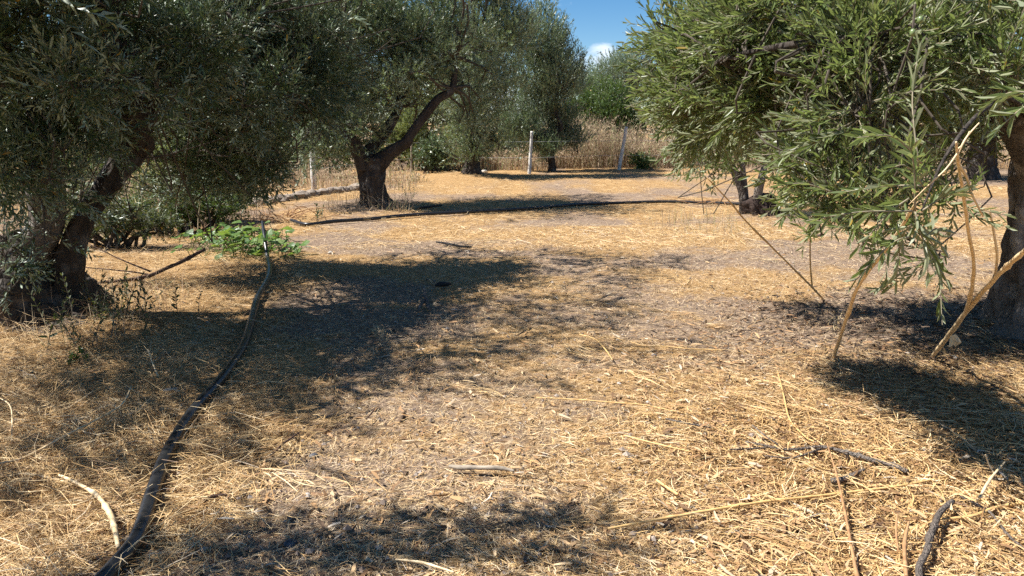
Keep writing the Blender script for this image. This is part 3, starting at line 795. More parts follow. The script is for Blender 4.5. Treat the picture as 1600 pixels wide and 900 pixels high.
far_olive((1320, 262), 'olive tree far behind the hanging branch of the right tree',
          [(1310, 140, 110, 70, 0, 14), (1250, 90, 90, 70, 0, 8), (1380, 100, 90, 70, 0, 8), (1320, 20, 120, 60, 0, 10)], 2200, 43, 'leaf_far', 1.2, .22, .7)
far_olive((1090, 258), 'olive tree far behind the bright crown right of the leaning post',
          [(1090, 150, 60, 70, 0, 10), (1130, 90, 70, 70, 0, 8), (1070, 60, 45, 60, 0, 6), (1110, 210, 55, 30, 0, 6)], 1900, 47, 'leaf_far', 1.1, .2, .8)
far_olive((960, 236), 'pale olive tree farthest away below the little cloud',
          [(955, 130, 40, 40, 0, 10), (935, 115, 22, 34, 0, 5), (985, 110, 40, 45, 0, 8), (1010, 80, 30, 40, 0, 5), (970, 160, 55, 30, 0, 8), (915, 150, 30, 40, 0, 5)], 2700, 53, 'leaf_far', 1.2, .2, 1.0)
far_olive((430, 262), 'olive tree half hidden between the left tree and the forked olive',
          [(420, 150, 90, 70, 0, 12), (450, 60, 90, 80, 0, 10), (380, 210, 50, 40, 0, 6), (350, 100, 70, 80, 0, 8)], 2000, 59, 'leaf_mid', 1.0, .22, .7)
far_olive((170, 285), 'olive tree behind the leaning limb at the far left',
          [(150, 150, 120, 80, 0, 12), (60, 120, 110, 90, 0, 10), (230, 100, 80, 80, 0, 8), (20, 230, 60, 50, 0, 5), (120, 20, 150, 60, 0, 10), (240, 200, 40, 40, 0, 4)], 2800, 61, 'leaf_mid', 1.0, .25, .6)

# ---- olive just out of the picture on the left: its shade falls across the foreground
rg = np.random.default_rng(77)
base = np.array([-4.9, .6, g1(-4.9, .6)])
t0 = thing('olive_tree', base, 'olive tree standing just left of the view, shading the ground in front', 'tree', olive_group)
trunk_part('trunk', [base + (0, 0, -.1), base + (0, 0, .3), base + (.1, 0, .8), base + (.2, .1, 1.2)], [.45, .36, .3, .27], t0, M['bark'], 9.3, 32, 40)
trunk_part('limb', [base + (.2, .1, 1.1), base + (.8, .5, 1.9), base + (1.3, .9, 2.6)], [.2, .13, .07], t0, M['bark'], 3.3, 20, 30)
trunk_part('limb', [base + (.2, .1, 1.1), base + (-.4, -.3, 1.9), base + (-.7, -.6, 2.7)], [.2, .13, .07], t0, M['bark'], 4.3, 20, 30)
bl = sub_blobs(base + (.3, -.1, 2.9), (1.6, 1.3, 1.0), 20, .35, .6, rg, .3)
bf = Buf(); crown(bf, bl, 1500, T_mid, rg, .26, up=.3, branchlets=4, twigs=.3)
crown(bf, [(np.array(c_), np.array(r_)) for c_, r_ in (((-2.65, 2.25, 2.6), (.32, .2, .25)), ((-2.25, 2.35, 2.65), (.3, .16, .2)), ((-1.85, 2.3, 2.6), (.28, .14, .18)), ((-1.6, 2.38, 2.65), (.2, .1, .15)), ((-2.95, 2.05, 2.6), (.3, .3, .25)))], 420, T_lean, rg, .24, up=.1, branchlets=2)
for c, rr, _d in bl: branch_to(bf, base + (1.0, .6, 2.1) if c[0] > base[0] else base + (-.4, -.3, 1.9), c, .03, .01, rg)
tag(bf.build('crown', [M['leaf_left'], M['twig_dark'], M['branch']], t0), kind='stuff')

# ---- multi-stemmed olive growing from an old stump
rg = np.random.default_rng(303)
base = on_ground(1178, 333); D3 = base[1]
t3 = thing('olive_tree', base, 'young olive of several thin stems sprouting beside a dark old stump', 'tree', olive_group)
trunk_part('stem', [at(1164, 333, D3), at(1160, 300, D3), at(1150, 272, D3), at(1138, 250, D3), at(1131, 225, D3), at(1120, 150, D3)], [.085, .07, .06, .05, .045, .025], t3, M['bark'], 2.2, 16, 40, .3, .1, .08)
trunk_part('stem', [at(1166, 330, D3 + .1), at(1163, 290, D3 + .1), at(1160, 250, D3 + .1), at(1162, 225, D3 + .1), at(1175, 140, D3 + .1)], [.06, .05, .045, .04, .02], t3, M['bark_stem'], 2.9, 16, 40, .3, .1, .08)
trunk_part('stem', [at(1188, 335, D3 - .1), at(1184, 305, D3 - .1), at(1190, 280, D3 - .1), at(1196, 255, D3), at(1215, 180, D3)], [.085, .07, .06, .045, .025], t3, M['bark_stem'], 3.9, 16, 40, .3, .1, .08)
P = spline([at(1192, 346, D3 - .05), at(1190, 330, D3 - .05), at(1190, 312, D3 - .05), at(1189, 303, D3 - .05)], 30)
bf = Buf(); add_tube(bf, P, spline(np.array([[.27], [.25], [.22], [.10]]), 30)[:, 0], 36, .5, 0, disp=gnarl(5.2, .22, .3, 9)); bf.build('stump', M['stump'], t3, smooth=True)
cb = []
for args, k in (((1130, 170, 12.2, 80, 55), 9), ((1190, 120, 12.4, 90, 70), 9), ((1100, 90, 12.2, 70, 60), 7), ((1220, 190, 12.0, 50, 35), 5), ((1165, 205, 11.9, 50, 20), 5), ((1230, 60, 12.3, 70, 60), 6)):
    cb += split_blob(px_blob(*args), k, rg, (.32, .5))
bf = Buf(); crown(bf, cb, 1700, T_mid, rg, .26, up=.4, branchlets=4, twigs=.5)
for c, rr, _d in cb: branch_to(bf, min([at(1131, 225, D3), at(1162, 225, D3), at(1196, 255, D3)], key=lambda q: np.linalg.norm(q - c)), c, .02, .006, rg)
tag(bf.build('crown', [M['leaf_near'], M['twig'], M['branch']], t3), kind='stuff')

# ---- right front olive
rg = np.random.default_rng(404)
base = on_ground(1612, 512); D4 = base[1]
t4 = thing('olive_tree', base, 'bright green olive tree at the right, trunk cut by the picture edge, branches hanging low', 'tree', olive_group)
trunk_part('trunk', [at(1615, 530, D4), at(1618, 500, D4), at(1625, 440, D4), at(1628, 380, D4), at(1632, 320, D4), at(1640, 265, D4), at(1650, 200, D4)], [.38, .31, .28, .265, .24, .22, .18], t4, M['bark_grey'], 1.3, 72, 140, .7, .22, .2, .10)
trunk_part('limb', [at(1638, 285, D4), at(1600, 200, D4 - .3), at(1545, 110, D4 - .5), at(1500, 50, D4 - .7), at(1430, -30, D4 - 1.0)], [.17, .13, .11, .09, .05], t4, M['bark_grey'], 2.3, 24, 70, .5, .16, .1)
trunk_part('limb', [at(1645, 240, D4), at(1600, 130, D4 - .8), at(1500, 60, D4 - 1.6), at(1380, 60, D4 - 2.0), at(1240, 70, D4 - 2.0), at(1130, 90, D4 - 1.7)], [.13, .06, .034, .022, .015, .008], t4, M['bark'], 3.3, 20, 70, .5, .12, .08)
trunk_part('limb', [at(1645, 250, D4), at(1680, 150, D4 + .3), at(1740, 40, D4 + .5), at(1760, -80, D4 + .6)], [.17, .13, .1, .06], t4, M['bark_grey'], 2.8, 24, 60, .5, .16, .1)
trunk_part('limb', [at(1640, 230, D4), at(1590, 160, D4 - 1.2), at(1540, 170, D4 - 2.2), at(1480, 240, D4 - 2.7), at(1440, 330, D4 - 2.8)], [.035, .012, .008, .005, .003], t4, M['bark'], 6.3, 18, 60, .5, .1, .06)
cb = []
for args, k in (((1102, 130, 4.1, 66, 68), 7), ((1095, 60, 4.2, 52, 42), 5), ((1150, 60, 3.9, 85, 70), 7), ((1140, 175, 4.1, 70, 45), 5), ((1190, 140, 3.7, 80, 65), 6), ((1230, 50, 3.5, 90, 70), 6),
                ((1270, 165, 3.5, 65, 50), 5), ((1310, 80, 3.2, 90, 75), 5), ((1420, 60, 3.3, 90, 80), 5), ((1330, 190, 3.1, 80, 65), 4), ((1520, 60, 3.6, 90, 80), 6), ((1430, 170, 3.4, 70, 55), 4), ((1330, 255, 3.1, 45, 36), 3),
                ((1580, 130, 3.2, 60, 60), 3), ((1045, 70, 4.4, 28, 35), 4), ((1078, 138, 4.4, 30, 34), 4), ((1400, 325, 2.9, 70, 45, None, .6), 5), ((1350, 325, 3.0, 45, 28, None, .6), 4), ((1310, 290, 3.0, 50, 32, None, .6), 4), ((1260, 235, 3.3, 45, 40, None, .7), 4), ((1270, 305, 3.2, 45, 32, None, .6), 4), ((1310, 360, 3.0, 40, 26, None, .5), 3), ((1460, 390, 2.9, 40, 28, None, .7), 3), ((1470, 290, 3.0, 50, 45, None, .5), 3)):
    cb += split_blob(px_blob(*args), k, rg, (.35, .6))
cb2 = []
for args, k in (((1110, 190, 5.8, 70, 38), 7), ((1112, 222, 5.4, 30, 30), 4), ((1185, 180, 5.7, 70, 35), 6), ((1096, 265, 5.6, 24, 20), 4), ((1110, 250, 5.9, 40, 14), 4), ((1165, 245, 6.0, 40, 14), 3), ((1220, 240, 5.6, 50, 25), 4), ((1290, 190, 5.5, 90, 70), 7), ((1400, 230, 5.4, 80, 60), 6), ((1230, 110, 5.6, 90, 80), 7), ((1360, 90, 5.5, 100, 80), 8), ((1480, 170, 5.6, 80, 70), 6), ((1450, 300, 4.8, 60, 40), 4), ((1250, 170, 5.0, 110, 50), 8), ((1350, 140, 4.8, 110, 80), 8), ((1300, 30, 5.0, 120, 70), 8), ((1420, 0, 5.0, 120, 80), 8), ((1500, 230, 5.0, 60, 50), 5), ((1330, 250, 4.6, 70, 35), 4)):
    cb2 += split_blob(px_blob(*args), k, rg, (.35, .55))
ab = sub_blobs((2.9, 5.0, 3.0), (1.7, 1.9, .9), 22, .38, .6, rg, .45) + sub_blobs((4.4, 4.9, 2.0), (1.1, 1.3, .6), 10, .38, .6, rg, .4) + sub_blobs((2.3, 3.85, 2.4), (.95, .85, .45), 9, .22, .4, rg, .2, dens=.5)
bf = Buf()
crown(bf, cb, 2050, T_near, rg, .26, up=.22, jitter=.42, bias=(-.5, -.05, 0), inner=.3, branchlets=4, brad=.004)
crown(bf, cb2, 2200, T_lean, rg, .24, up=.2, jitter=.4, bias=(-.3, 0, 0), inner=.2, branchlets=3, brad=.004, twigs=.4)
crown(bf, ab, 900, T_far, rg, .42, up=.3, jitter=.4, branchlets=2, twigs=.2)
cb = cb + cb2
hubs = [at(1500, 60, D4 - 1.6), at(1380, 60, D4 - 2.0), at(1240, 70, D4 - 2.0), at(1130, 90, D4 - 1.7), at(1545, 110, D4 - .5), at(1430, -30, D4 - 1.0), at(1740, 40, D4 + .5), at(1600, 200, D4 - .3)]
hubs += list(spline([at(1600, 130, D4 - .8), at(1500, 60, D4 - 1.6), at(1380, 60, D4 - 2.0), at(1240, 70, D4 - 2.0), at(1130, 90, D4 - 1.7)], 24)) + list(spline([at(1600, 200, D4 - .3), at(1545, 110, D4 - .5), at(1500, 50, D4 - .7), at(1430, -30, D4 - 1.0)], 12))
for c, rr, _d in cb + ab:
    h = min(hubs, key=lambda q: np.linalg.norm(q - c)); branch_to(bf, h, c, .0055, .003, rg, .18)
tag(bf.build('crown', [M['leaf_near'], M['twig'], M['branch']], t4), kind='stuff')

# hanging shoots in front: every leaf of them an object of its own
lp, lf = leaf_shape(.066, .0135, True, .3, .1)
leaf_meshes = []
for k in range(6):
    bb = Buf(); P_, f_ = leaf_shape(.066, .0125 * (1 + .06 * (k - 2)), True, .3, (-.02, .05, .1, .15, .2, .28)[k])
    leaf_meshes.append(bb.add(P_, f_, (k + .5) / 6 * .9).build('leaf', M['leaf_near']).data)
for o in list(COL.objects):
    if o.name.startswith('leaf') and o.type == 'MESH' and o.data in leaf_meshes: bpy.data.objects.remove(o)
from mathutils import Matrix
hang = [  # start px, end px, depth, leaf pairs
    ((1440, 255), (1340, 215), 2.15, 9), ((1440, 290), (1320, 300), 2.15, 9), ((1435, 260), (1437, 70), 2.15, 14), ((1430, 330), (1418, 215), 2.10, 9), ((1425, 330), (1260, 345), 2.15, 10),
    ((1430, 330), (1480, 440), 2.15, 9), ((1425, 350), (1400, 445), 2.15, 8), ((1440, 330), (1500, 300), 2.15, 7), ((1420, 370), (1335, 440), 2.10, 8), ((1440, 380), (1470, 385), 2.20, 5),
    ((1625, 150), (1540, 165), 1.95, 8), ((1640, 185), (1555, 205), 1.95, 8), ((1450, 300), (1380, 270), 2.25, 8), ((1430, 350), (1450, 430), 2.25, 8), ((1300, 300), (1215, 290), 2.65, 7), ((1420, 310), (1340, 390), 2.25, 7)]
nleaf = 0
for (a, e, dep, npair) in hang:
    A = at(*a, dep); E = at(*e, dep + rg.uniform(-.12, .12)); mid = (A + E) / 2 + np.array([0, 0, .03]) + rg.normal(0, .012, 3)
    P = spline([A, mid, E], 14)
    sh = Buf(); add_tube(sh, P, np.linspace(.0032, .0012, 14), 5)
    so = sh.build('shoot', M['twig'], t4, smooth=True)
    T_ = unit(np.gradient(P, axis=0))
    for i in range(npair):
        s = (i + .8) / npair * .98; kk = s * 13; k0 = min(int(kk), 12); q = P[k0] + (P[k0 + 1] - P[k0]) * (kk - k0); ax = T_[k0]
        r0 = unit(np.cross(ax, [0, 0, 1.0])); r1 = np.cross(ax, r0); ph0 = (i % 2) * pi / 2 + rg.normal(0, .4)
        for h in range(2):
            if nleaf >= 292: continue
            ph = ph0 + h * pi; rad = r0 * cos(ph) + r1 * sin(ph); an = (rg.uniform(.3, .85) + rg.normal(0, .15)) * (1 - .35 * s)
            d = ax * cos(an) + rad * sin(an); nn = unit(ax - d * (ax @ d) + np.array([0, 0, .35])); nn = unit(nn - d * (nn @ d)); w = np.cross(d, nn)
            lo = bpy.data.objects.new('leaf', leaf_meshes[int(rg.integers(6))]); COL.objects.link(lo); lo.parent = so
            sc = rg.uniform(.8, 1.2) * (1 - .35 * max(0, s - .75) / .25)
            m = np.eye(4); m[:3, 0] = w * sc; m[:3, 1] = d * sc; m[:3, 2] = nn * sc; m[:3, 3] = q - np.array(t4.location)
            lo.matrix_local = Matrix(m.tolist()); nleaf += 1
for (px, py) in ((1438, 31), (1426, 51)):
    c = at(px, py, 2.6); th = np.linspace(0, pi, 9)
    bb = Buf(); add_tube(bb, c + np.stack([0 * th, 0 * th, np.cos(th) * .013], 1), np.sin(th) * .0095 + 1e-4, 10); bb.build('olive', M['olive'], t4, smooth=True)

# ------------------------------------------------------------------ shrubs and dry growth along the fence
def shrub(label, ells, depth, nshoot, seed, mat, up=.5, templates=None, name='shrub', cat='shrub', group='shrubs along the fence', length=.26, scale=(.8, 1.5)):
    r = np.random.default_rng(seed)
    px = np.mean([e[0] for e in ells]); g = at(px, 300, depth); base = np.array([g[0], depth, g1(g[0], depth)])
    t = thing(name, base, label, cat, group)
    bl = []
    for e in ells:
        bl += split_blob(px_blob(e[0], e[1], depth + (e[4] if len(e) > 4 else 0), e[2], e[3], e[2] * depth / FPX * .8), e[5] if len(e) > 5 else 7, r, (.32, .55))
    bf = Buf()
    crown(bf, bl, nshoot, templates or T_bush, r, length, up=up, jitter=.4, branchlets=3, brad=.01, twigs=.2, trad=.003, floor=.0, scale=scale)
    tag(bf.build('foliage', [M[mat], M['twig_dark'], M['branch']], t), kind='stuff')
    st = Buf()
    for c, rr, _d in bl: branch_to(st, base + np.append(r.normal(0, .15, 2), -.05), c, .03, .01, r, n=7, sides=5)
    st.M = [m_ * 0 for m_ in st.M]
    st.build('stem', M['bark'], t)
    return t

shrub('dense dark green shrub behind the dry brush at the gap', [(940, 172, 58, 48, 0, 13), (890, 190, 40, 40, .4, 8), (985, 190, 40, 40, 0, 8)], 28.5, 2000, 71, 'leaf_shrub')
shrub('light green thicket seen under the bare rising limb', [(640, 210, 45, 50, 0, 10), (690, 215, 40, 50, 0, 9), (610, 235, 30, 35, 0, 6), (660, 165, 45, 40, .5, 8)], 24, 2000, 73, 'leaf_light', .8)
shrub('olive green shrub behind the whitewashed round post', [(470, 220, 55, 50, 0, 10), (520, 240, 40, 40, 0, 8), (410, 240, 50, 45, 0, 8)], 21, 1700, 75, 'leaf_light', .7)
shrub('yellow green weedy bush behind the leaning limb on the left', [(270, 265, 45, 55, 0, 8), (310, 290, 40, 40, 0, 6), (235, 300, 35, 35, 0, 5), (280, 210, 40, 40, .3, 5)], 11.2, 900, 79, 'leaf_light', .8, scale=(.6, 1.0))
shrub('low olive brown weeds under the leaning limb at the left', [(170, 350, 55, 26, 0, 6), (250, 352, 40, 18, 0, 5), (110, 350, 40, 30, 0, 4)], 8.9, 620, 98, 'leaf_weed', .5, scale=(.4, .8))
shrub('shaded dark undergrowth between the leaning limb and the green plant', [(300, 320, 50, 26, 0, 7), (230, 335, 40, 22, 0, 5), (360, 325, 40, 20, .2, 5)], 10.2, 800, 97, 'leaf_shrub', .4, scale=(.5, .9))
shrub('dark green shrub behind the leaves at the left edge', [(100, 300, 90, 60, 0, 10), (0, 320, 80, 60, 0, 8), (180, 300, 50, 40, 0, 5)], 14.5, 1400, 83, 'leaf_shrub', .5)
shrub('grey green bush between two olives left of the upright post', [(790, 235, 35, 35, 0, 8), (770, 250, 25, 22, 0, 5)], 26, 700, 87, 'leaf_light', .7)
shrub('dark shrub in the far hedge right of the leaning post', [(1060, 225, 55, 40, 0, 10), (1140, 230, 60, 35, 0, 9), (1230, 230, 60, 40, 0, 8)], 29, 1500, 89, 'leaf_shrub', .5)
shrub('green shrub in the far hedge at the right behind the dark trunk', [(1360, 225, 70, 40, 0, 9), (1460, 225, 60, 40, 0, 8)], 30, 1200, 91, 'leaf_shrub', .5)
shrub('low green bush in the dry grass by the foot of the leaning post', [(1003, 257, 15, 11, 0, 5)], 24.6, 140, 93, 'leaf_shrub', .4)
shrub('dark shrub added for the shaded hole at the foot of the thicket, dead twigs in front', [(680, 245, 24, 24, 0, 6)], 22.6, 420, 95, 'leaf_left', .3)  # stands in for a dark hole; its dark leaves carry the shade

for k, (lab, e, dep, mt) in enumerate((
        ('tall far hedge trees behind the thicket under the bare limb', [(620, 130, 60, 60, 0, 9), (690, 120, 60, 60, 0, 9)], 34, 'leaf_shrub'),
        ('far hedge tree behind the tall olive, filling the gaps of its crown', [(760, 130, 60, 70, 0, 10), (830, 160, 50, 50, 0, 7)], 36, 'leaf_far'),
        ('far hedge tree behind the whitewashed round post', [(520, 150, 60, 60, 0, 9), (450, 150, 60, 60, 0, 9)], 33, 'leaf_shrub'),
        ('far hedge tree behind the yellow green weedy bush', [(350, 160, 60, 60, 0, 9), (280, 160, 60, 60, 0, 9)], 31, 'leaf_shrub'),
        ('far hedge tree behind the dark green shrub at the left edge', [(180, 150, 70, 70, 0, 9), (80, 160, 70, 70, 0, 9)], 30, 'leaf_far'),
        ('farthest hedge tree at the left edge of the picture', [(-10, 150, 70, 70, 0, 9), (-100, 160, 70, 70, 0, 9)], 29, 'leaf_shrub'),
        ('far hedge tree closing the gap below the little cloud', [(912, 140, 38, 46, 0, 8), (960, 128, 45, 45, 0, 8), (1000, 140, 40, 50, 0, 7)], 40, 'leaf_far'),
        ('far hedge tree above the pale dry grass on the right', [(1180, 140, 80, 70, 0, 9), (1260, 150, 70, 60, 0, 9)], 38, 'leaf_shrub'),
        ('far hedge tree behind the far dark trunk at the right', [(1400, 140, 80, 70, 0, 9), (1500, 150, 70, 60, 0, 9)], 37, 'leaf_far'),
        ('farthest hedge tree at the right edge of the picture', [(1600, 140, 80, 70, 0, 9), (1700, 150, 70, 60, 0, 9)], 36, 'leaf_shrub'))):
    shrub(lab, e + [(q[0], 205, 45, 35, -.3, 5) for q in e], dep, 1200, 600 + k, mt, .7, T_hedge, 'hedge_tree', 'tree', 'hedge trees beyond the fence', .5)

def upright(n, xr, yr, hr, wd, seed, label, mat='stalk', name='dry_grass', lean=.18, rlo=0, rhi=1, branchy=0):
    r = np.random.default_rng(seed)
    x = r.uniform(*xr, n) if not callable(xr) else xr(r, n); yv = r.uniform(*yr, n)
    h = r.uniform(*hr, n) * np.clip(1 + .55 * n2(x, yv, .8, seed) + .25 * n2(x, yv, .25, seed + 1), .25, 1.6); a = r.uniform(0, 2 * pi, n); ln = np.abs(r.normal(0, lean, n))
    z = gh(x, yv)
    P0 = np.stack([x, yv, z - .01], 1)
    d = np.stack([np.cos(a) * ln, np.sin(a) * ln, np.ones(n)], 1)
    mid = P0 + d * (h * .5)[:, None]; tip = P0 + d * h[:, None] + np.stack([np.cos(a) * ln * h * .5, np.sin(a) * ln * h * .5, -h * ln * .25], 1)
    az = r.uniform(0, pi, n); w = np.stack([np.cos(az), np.sin(az), 0 * az], 1) * wd
    A = np.stack([P0 - w, P0 + w, mid - w * .7, mid + w * .7, tip - w * .15, tip + w * .15], 1).reshape(-1, 3)
    Bs = (np.arange(n) * 6)[:, None]
    Fq = np.concatenate([Bs + [0, 1, 3, 2], Bs + [2, 3, 5, 4]], 0)
    rr = r.uniform(rlo, rhi, n)
    bf = Buf().add(A, Fq, np.tile(rr, 2))
    for _k in range(branchy):                  # seed heads and side sprays
        s = r.uniform(.35, 1, n)[:, None]; q = P0 * (1 - s) + tip * s
        dd = unit(r.normal(size=(n, 3)) + [0, 0, .8]) * r.uniform(.04, .15, n)[:, None]; ww = unit(np.cross(dd, r.normal(size=(n, 3)))) * wd * 1.3
        A = np.stack([q, q + dd * .5 + ww, q + dd, q + dd * .5 - ww], 1).reshape(-1, 3)
        bf.add(A, (np.arange(n) * 4)[:, None] + [0, 1, 2, 3], np.clip(rr + r.normal(0, .15, n), 0, 1))
    return tag(bf.build(name, M[mat]), label, 'dry grass', kind='stuff')

upright(3200, (1.0, 5.6), (24.9, 27.6), (.75, 1.4), .009, 5, 'tall dry brown weeds along the fence by the leaning post', branchy=6, lean=.30)
upright(1200, (-2.8, 1.2), (23.8, 25.8), (.3, .8), .010, 6, 'dry brown weeds behind the upright post', branchy=4)
upright(2600, (5.2, 26), (24.5, 28), (.5, 1.1), .010, 7, 'pale dry grass along the far fence on the right', branchy=3)
upright(1500, (-8.5, -2.2), (16.5, 19.5), (.25, .7), .006, 8, 'dry grass by the whitewashed round post', branchy=3)
upright(700, (-7.5, -3.9), (9.6, 12.5), (.3, .9), .005, 9, 'dry yellow grass behind the green broad leaved plant', branchy=3)
upright(1000, (-4.9, -2.7), (4.9, 6.4), (.08, .36), .0022, 10, 'dry grass tufts at the foot of the left trunk', lean=.7)
upright(260, lambda r, n: r.normal(2.75, .45, n), (9.9, 12.2), (.08, .35), .0035, 11, 'dry stalk stubble in front of the young olive stems', lean=.5, rlo=.4)
upright(2600, lambda r, n: r.uniform(-2.2, 5.5, n), (4.2, 13.5), (.03, .085), .0022, 13, 'short stubble standing in the mown clearing', lean=.6)
upright(350, (-3.2, -1.7), (12.4, 13.5), (.08, .35), .003, 12, 'dry grass tufts round the forked olive trunk', lean=.5)

# ------------------------------------------------------------------ fence posts and wire
def post(name, p0, p1, r0, r1, mat, label, extra=None):
    t = thing(name, p0, label, 'post', 'posts of the fence')
    bf = Buf(); n = 24; P = np.linspace(p0 - (p1 - p0) * .08, p1, n)
    add_tube(bf, P, np.linspace(r0, r1, n), 14, disp=lambda th, s, p: vnoise(p.reshape(-1, 3) * [14, 14, 4]).reshape(th.shape) * .10)
    bf.build('shaft', M[mat], t, smooth=True)
    if extra:
        e = Buf(); add_tube(e, np.array(extra), .014, 6); e.build('cross_pin', M['post_white'], t)
    return t
pb = on_ground(491, 296); DP = pb[1]
post('fence_post', pb, at(487, 222, DP), .066, .060, 'post_white', 'whitewashed round fence post left of the forked olive', [at(484, 247, DP - .02), at(502, 246, DP - .02)])
pb2 = on_ground(827, 271); post('fence_post', pb2, at(831, 205, pb2[1]), .050, .040, 'post_wood', 'upright weathered fence post under the feathery grey olive')
pb3 = on_ground(967, 265.5); post('fence_post', pb3, at(979, 198, pb3[1]), .058, .050, 'post_wood', 'weathered fence post leaning right in front of the dry brush')
pb4 = on_ground(643, 272); post('fence_post', pb4, at(643, 226, pb4[1]),   .030, .026, 'earthstone', 'thin grey fence post seen under the bare rising limb')
tw = thing('fence_wire', pb4, 'thin fence wires strung between the weathered posts', 'wire')
for z in (.45, .9):
    bf = Buf(); add_tube(bf, spline([pb + (0, 0, z), pb4 + (0, 0, z), pb2 + (0, 0, z), pb3 + (.08, 0, z), pb3 + (8, .4, z)], 40), .004, 5); bf.build('wire', M['wire'], tw)

# ------------------------------------------------------------------ hoses
def gpath(pts, up, n):
    P = spline(np.array([on_ground(a, b_, up if len(q) == 0 else up + q[0]) for (a, b_, *q) in pts]), n)
    z = np.maximum(P[:, 2], gh(P[:, 0], P[:, 1]) + up)
    k = n // 6; zp = np.concatenate([np.full(k, z[:4].mean()), z, np.full(k, z[-4:].mean())])
    P[:, 2] = np.convolve(np.convolve(zp, np.ones(k + 1) / (k + 1), 'same'), np.ones(7) / 7, 'same')[k:-k]
    return P
HR = .027
P = gpath([(140, 925), (175, 890), (215, 838), (240, 765), (263, 705), (300, 645), (345, 592), (379, 545), (392, 505), (402, 465), (418, 438), (421, 420), (418, 402)], HR + .022, 160)
P2 = spline(np.array([P[-1], at(416, 390, P[-1][1] + .1), at(413, 368, P[-1][1] + .25), at(410, 347, P[-1][1] + .5)]), 20)
P = np.vstack([P, P2[1:]])
bf = Buf(); add_tube(bf, P, np.interp(np.arange(len(P)), [0, 145, len(P) - 1], [HR * 1.1, HR, HR * .62]), 16)
o = bf.build('hose', M['hose'], smooth=True); tag(o, 'thick black hose snaking from the bottom left up to the green plant', 'hose')
P = gpath([(455, 345), (480, 350), (520, 347), (580, 341), (640, 336), (720, 332), (800, 327), (900, 321), (980, 317), (1040, 315), (1120, 317), (1200, 321), (1265, 320), (1400, 322)], HR + .020, 140)
bf = Buf(); add_tube(bf, P, HR, 12)
o = bf.build('hose', M['hose'], smooth=True); tag(o, 'black hose lying straight across the far ground in front of the forked olive', 'hose')

# ------------------------------------------------------------------ sticks, stalks and stones
def stick(name, label, cat, pts, rad, mat, group=None, ground=True, depth=None, sides=8, side=(), knots=0, n=40, seed=0, parts=(), up=.040):
    """pts in photo pixels lying on the ground (or at a depth each)"""
    r = np.random.default_rng(seed + 1)
    if ground: W_ = np.array([on_ground(a, b_, up + (q[0] if q else 0)) for (a, b_, *q) in pts])
    else: W_ = np.array([at(*p) for p in pts])
    root = thing(name, W_[0], label, cat, group)
    bf = Buf(); P_ = spline(W_, n)
    R_ = np.interp(np.linspace(0, 1, n), np.linspace(0, 1, len(rad)), rad)
    if ground:
        P_[:, 2] = np.maximum(P_[:, 2], gh(P_[:, 0], P_[:, 1]) + R_ * .7)
    wob = np.stack([vnoise(P_ * 9 + seed), vnoise(P_ * 9 + seed + 40), .4 * vnoise(P_ * 9 + seed + 80)], 1) * R_[:, None] * (.25 if cat == 'stalk' else .8)
    P_ = P_ + wob * np.minimum(1, np.arange(n) / 4)[:, None]
    R_ = R_ * (1 + .12 * vnoise(P_ * 25 + seed))
    for k in range(knots):
        c = r.uniform(.1, .95); R_ = R_ * (1 + .45 * np.exp(-((np.linspace(0, 1, n) - c) / .012) ** 2))
    add_tube(bf, P_, R_, sides, disp=lambda th, s, p: vnoise(p.reshape(-1, 3) * 60 + seed).reshape(th.shape) * .14)
    nm = 'shaft'
    bf.build(nm, M[mat], root, smooth=True)
    for (spts, srad, *dp) in side:
        W2 = np.array([on_ground(a, b_, up + (q[0] if q else 0)) for (a, b_, *q) in spts]) if ground else np.array([at(*p) for p in spts])
        b2 = Buf(); m = 16; add_tube(b2, spline(W2, m), np.linspace(srad[0], srad[-1], m), 6); b2.build('side_shoot', M[mat], root, smooth=True)
    return root

G = 'golden stalks lying on the straw'
stick('dry_stalk', 'longest golden stalk lying slantwise across the bottom right', 'stalk', [(950, 826), (1060, 806), (1180, 786), (1300, 772), (1400, 760), (1482, 744)], [.0045, .0058, .0056, .005, .0035], 'golden', G, knots=5, seed=1)
stick('dry_stalk', 'golden stalk entering from the right edge at the bottom corner', 'stalk', [(1462, 812), (1520, 806), (1560, 792), (1625, 782)], [.004, .006, .006, .007], 'golden', G, knots=3, seed=2)
stick('dry_stalk', 'brown upright dead stem running out of the bottom edge at the right', 'stalk', [(1292, 692, .10), (1308, 745, .05), (1320, 800, .03), (1330, 855, .02), (1345, 925, .02)], [.0025, .004, .005, .0055, .006], 'brownstalk', G, knots=4, seed=3)
stick('dry_stalk', 'thick curved stalk lying at the bottom left beside the hose', 'stalk', [(92, 742, .02), (125, 757, .03), (152, 775, .03), (170, 800, .03), (178, 825, .02), (185, 856, .01)], [.005, .007, .009, .010, .010, .008], 'palestalk', G, knots=4, seed=4)
stick('dry_stalk', 'thin straight stalk crossing into the thick curved one at the lower left', 'stalk', [(28, 740), (60, 743), (104, 753)], [.004, .005, .004], 'palestalk', G, knots=2, seed=5)
stick('dry_stalk', 'bent pale stalk in the shade left of the hose', 'stalk', [(205, 604, .08), (190, 632, .06), (150, 656, .04), (100, 682, .03), (40, 714, .01), (0, 724, .01)], [.0025, .004, .0045, .005, .005, .005], 'palestalk', G, knots=3, seed=6)
stick('dry_stalk', 'short stick standing up from the shaded straw left of the hose', 'stalk', [(231, 546, .10), (238, 566, .04), (247, 588, 0)], [.003, .004, .005], 'palestalk', G, seed=7)
stick('dry_stalk', 'thin golden stalk arching from the ground left of the grey branch', 'stalk', [(1215, 580), (1225, 620), (1234, 655), (1258, 682), (1272, 690)], [.003, .004, .004, .003], 'golden', G, seed=8)
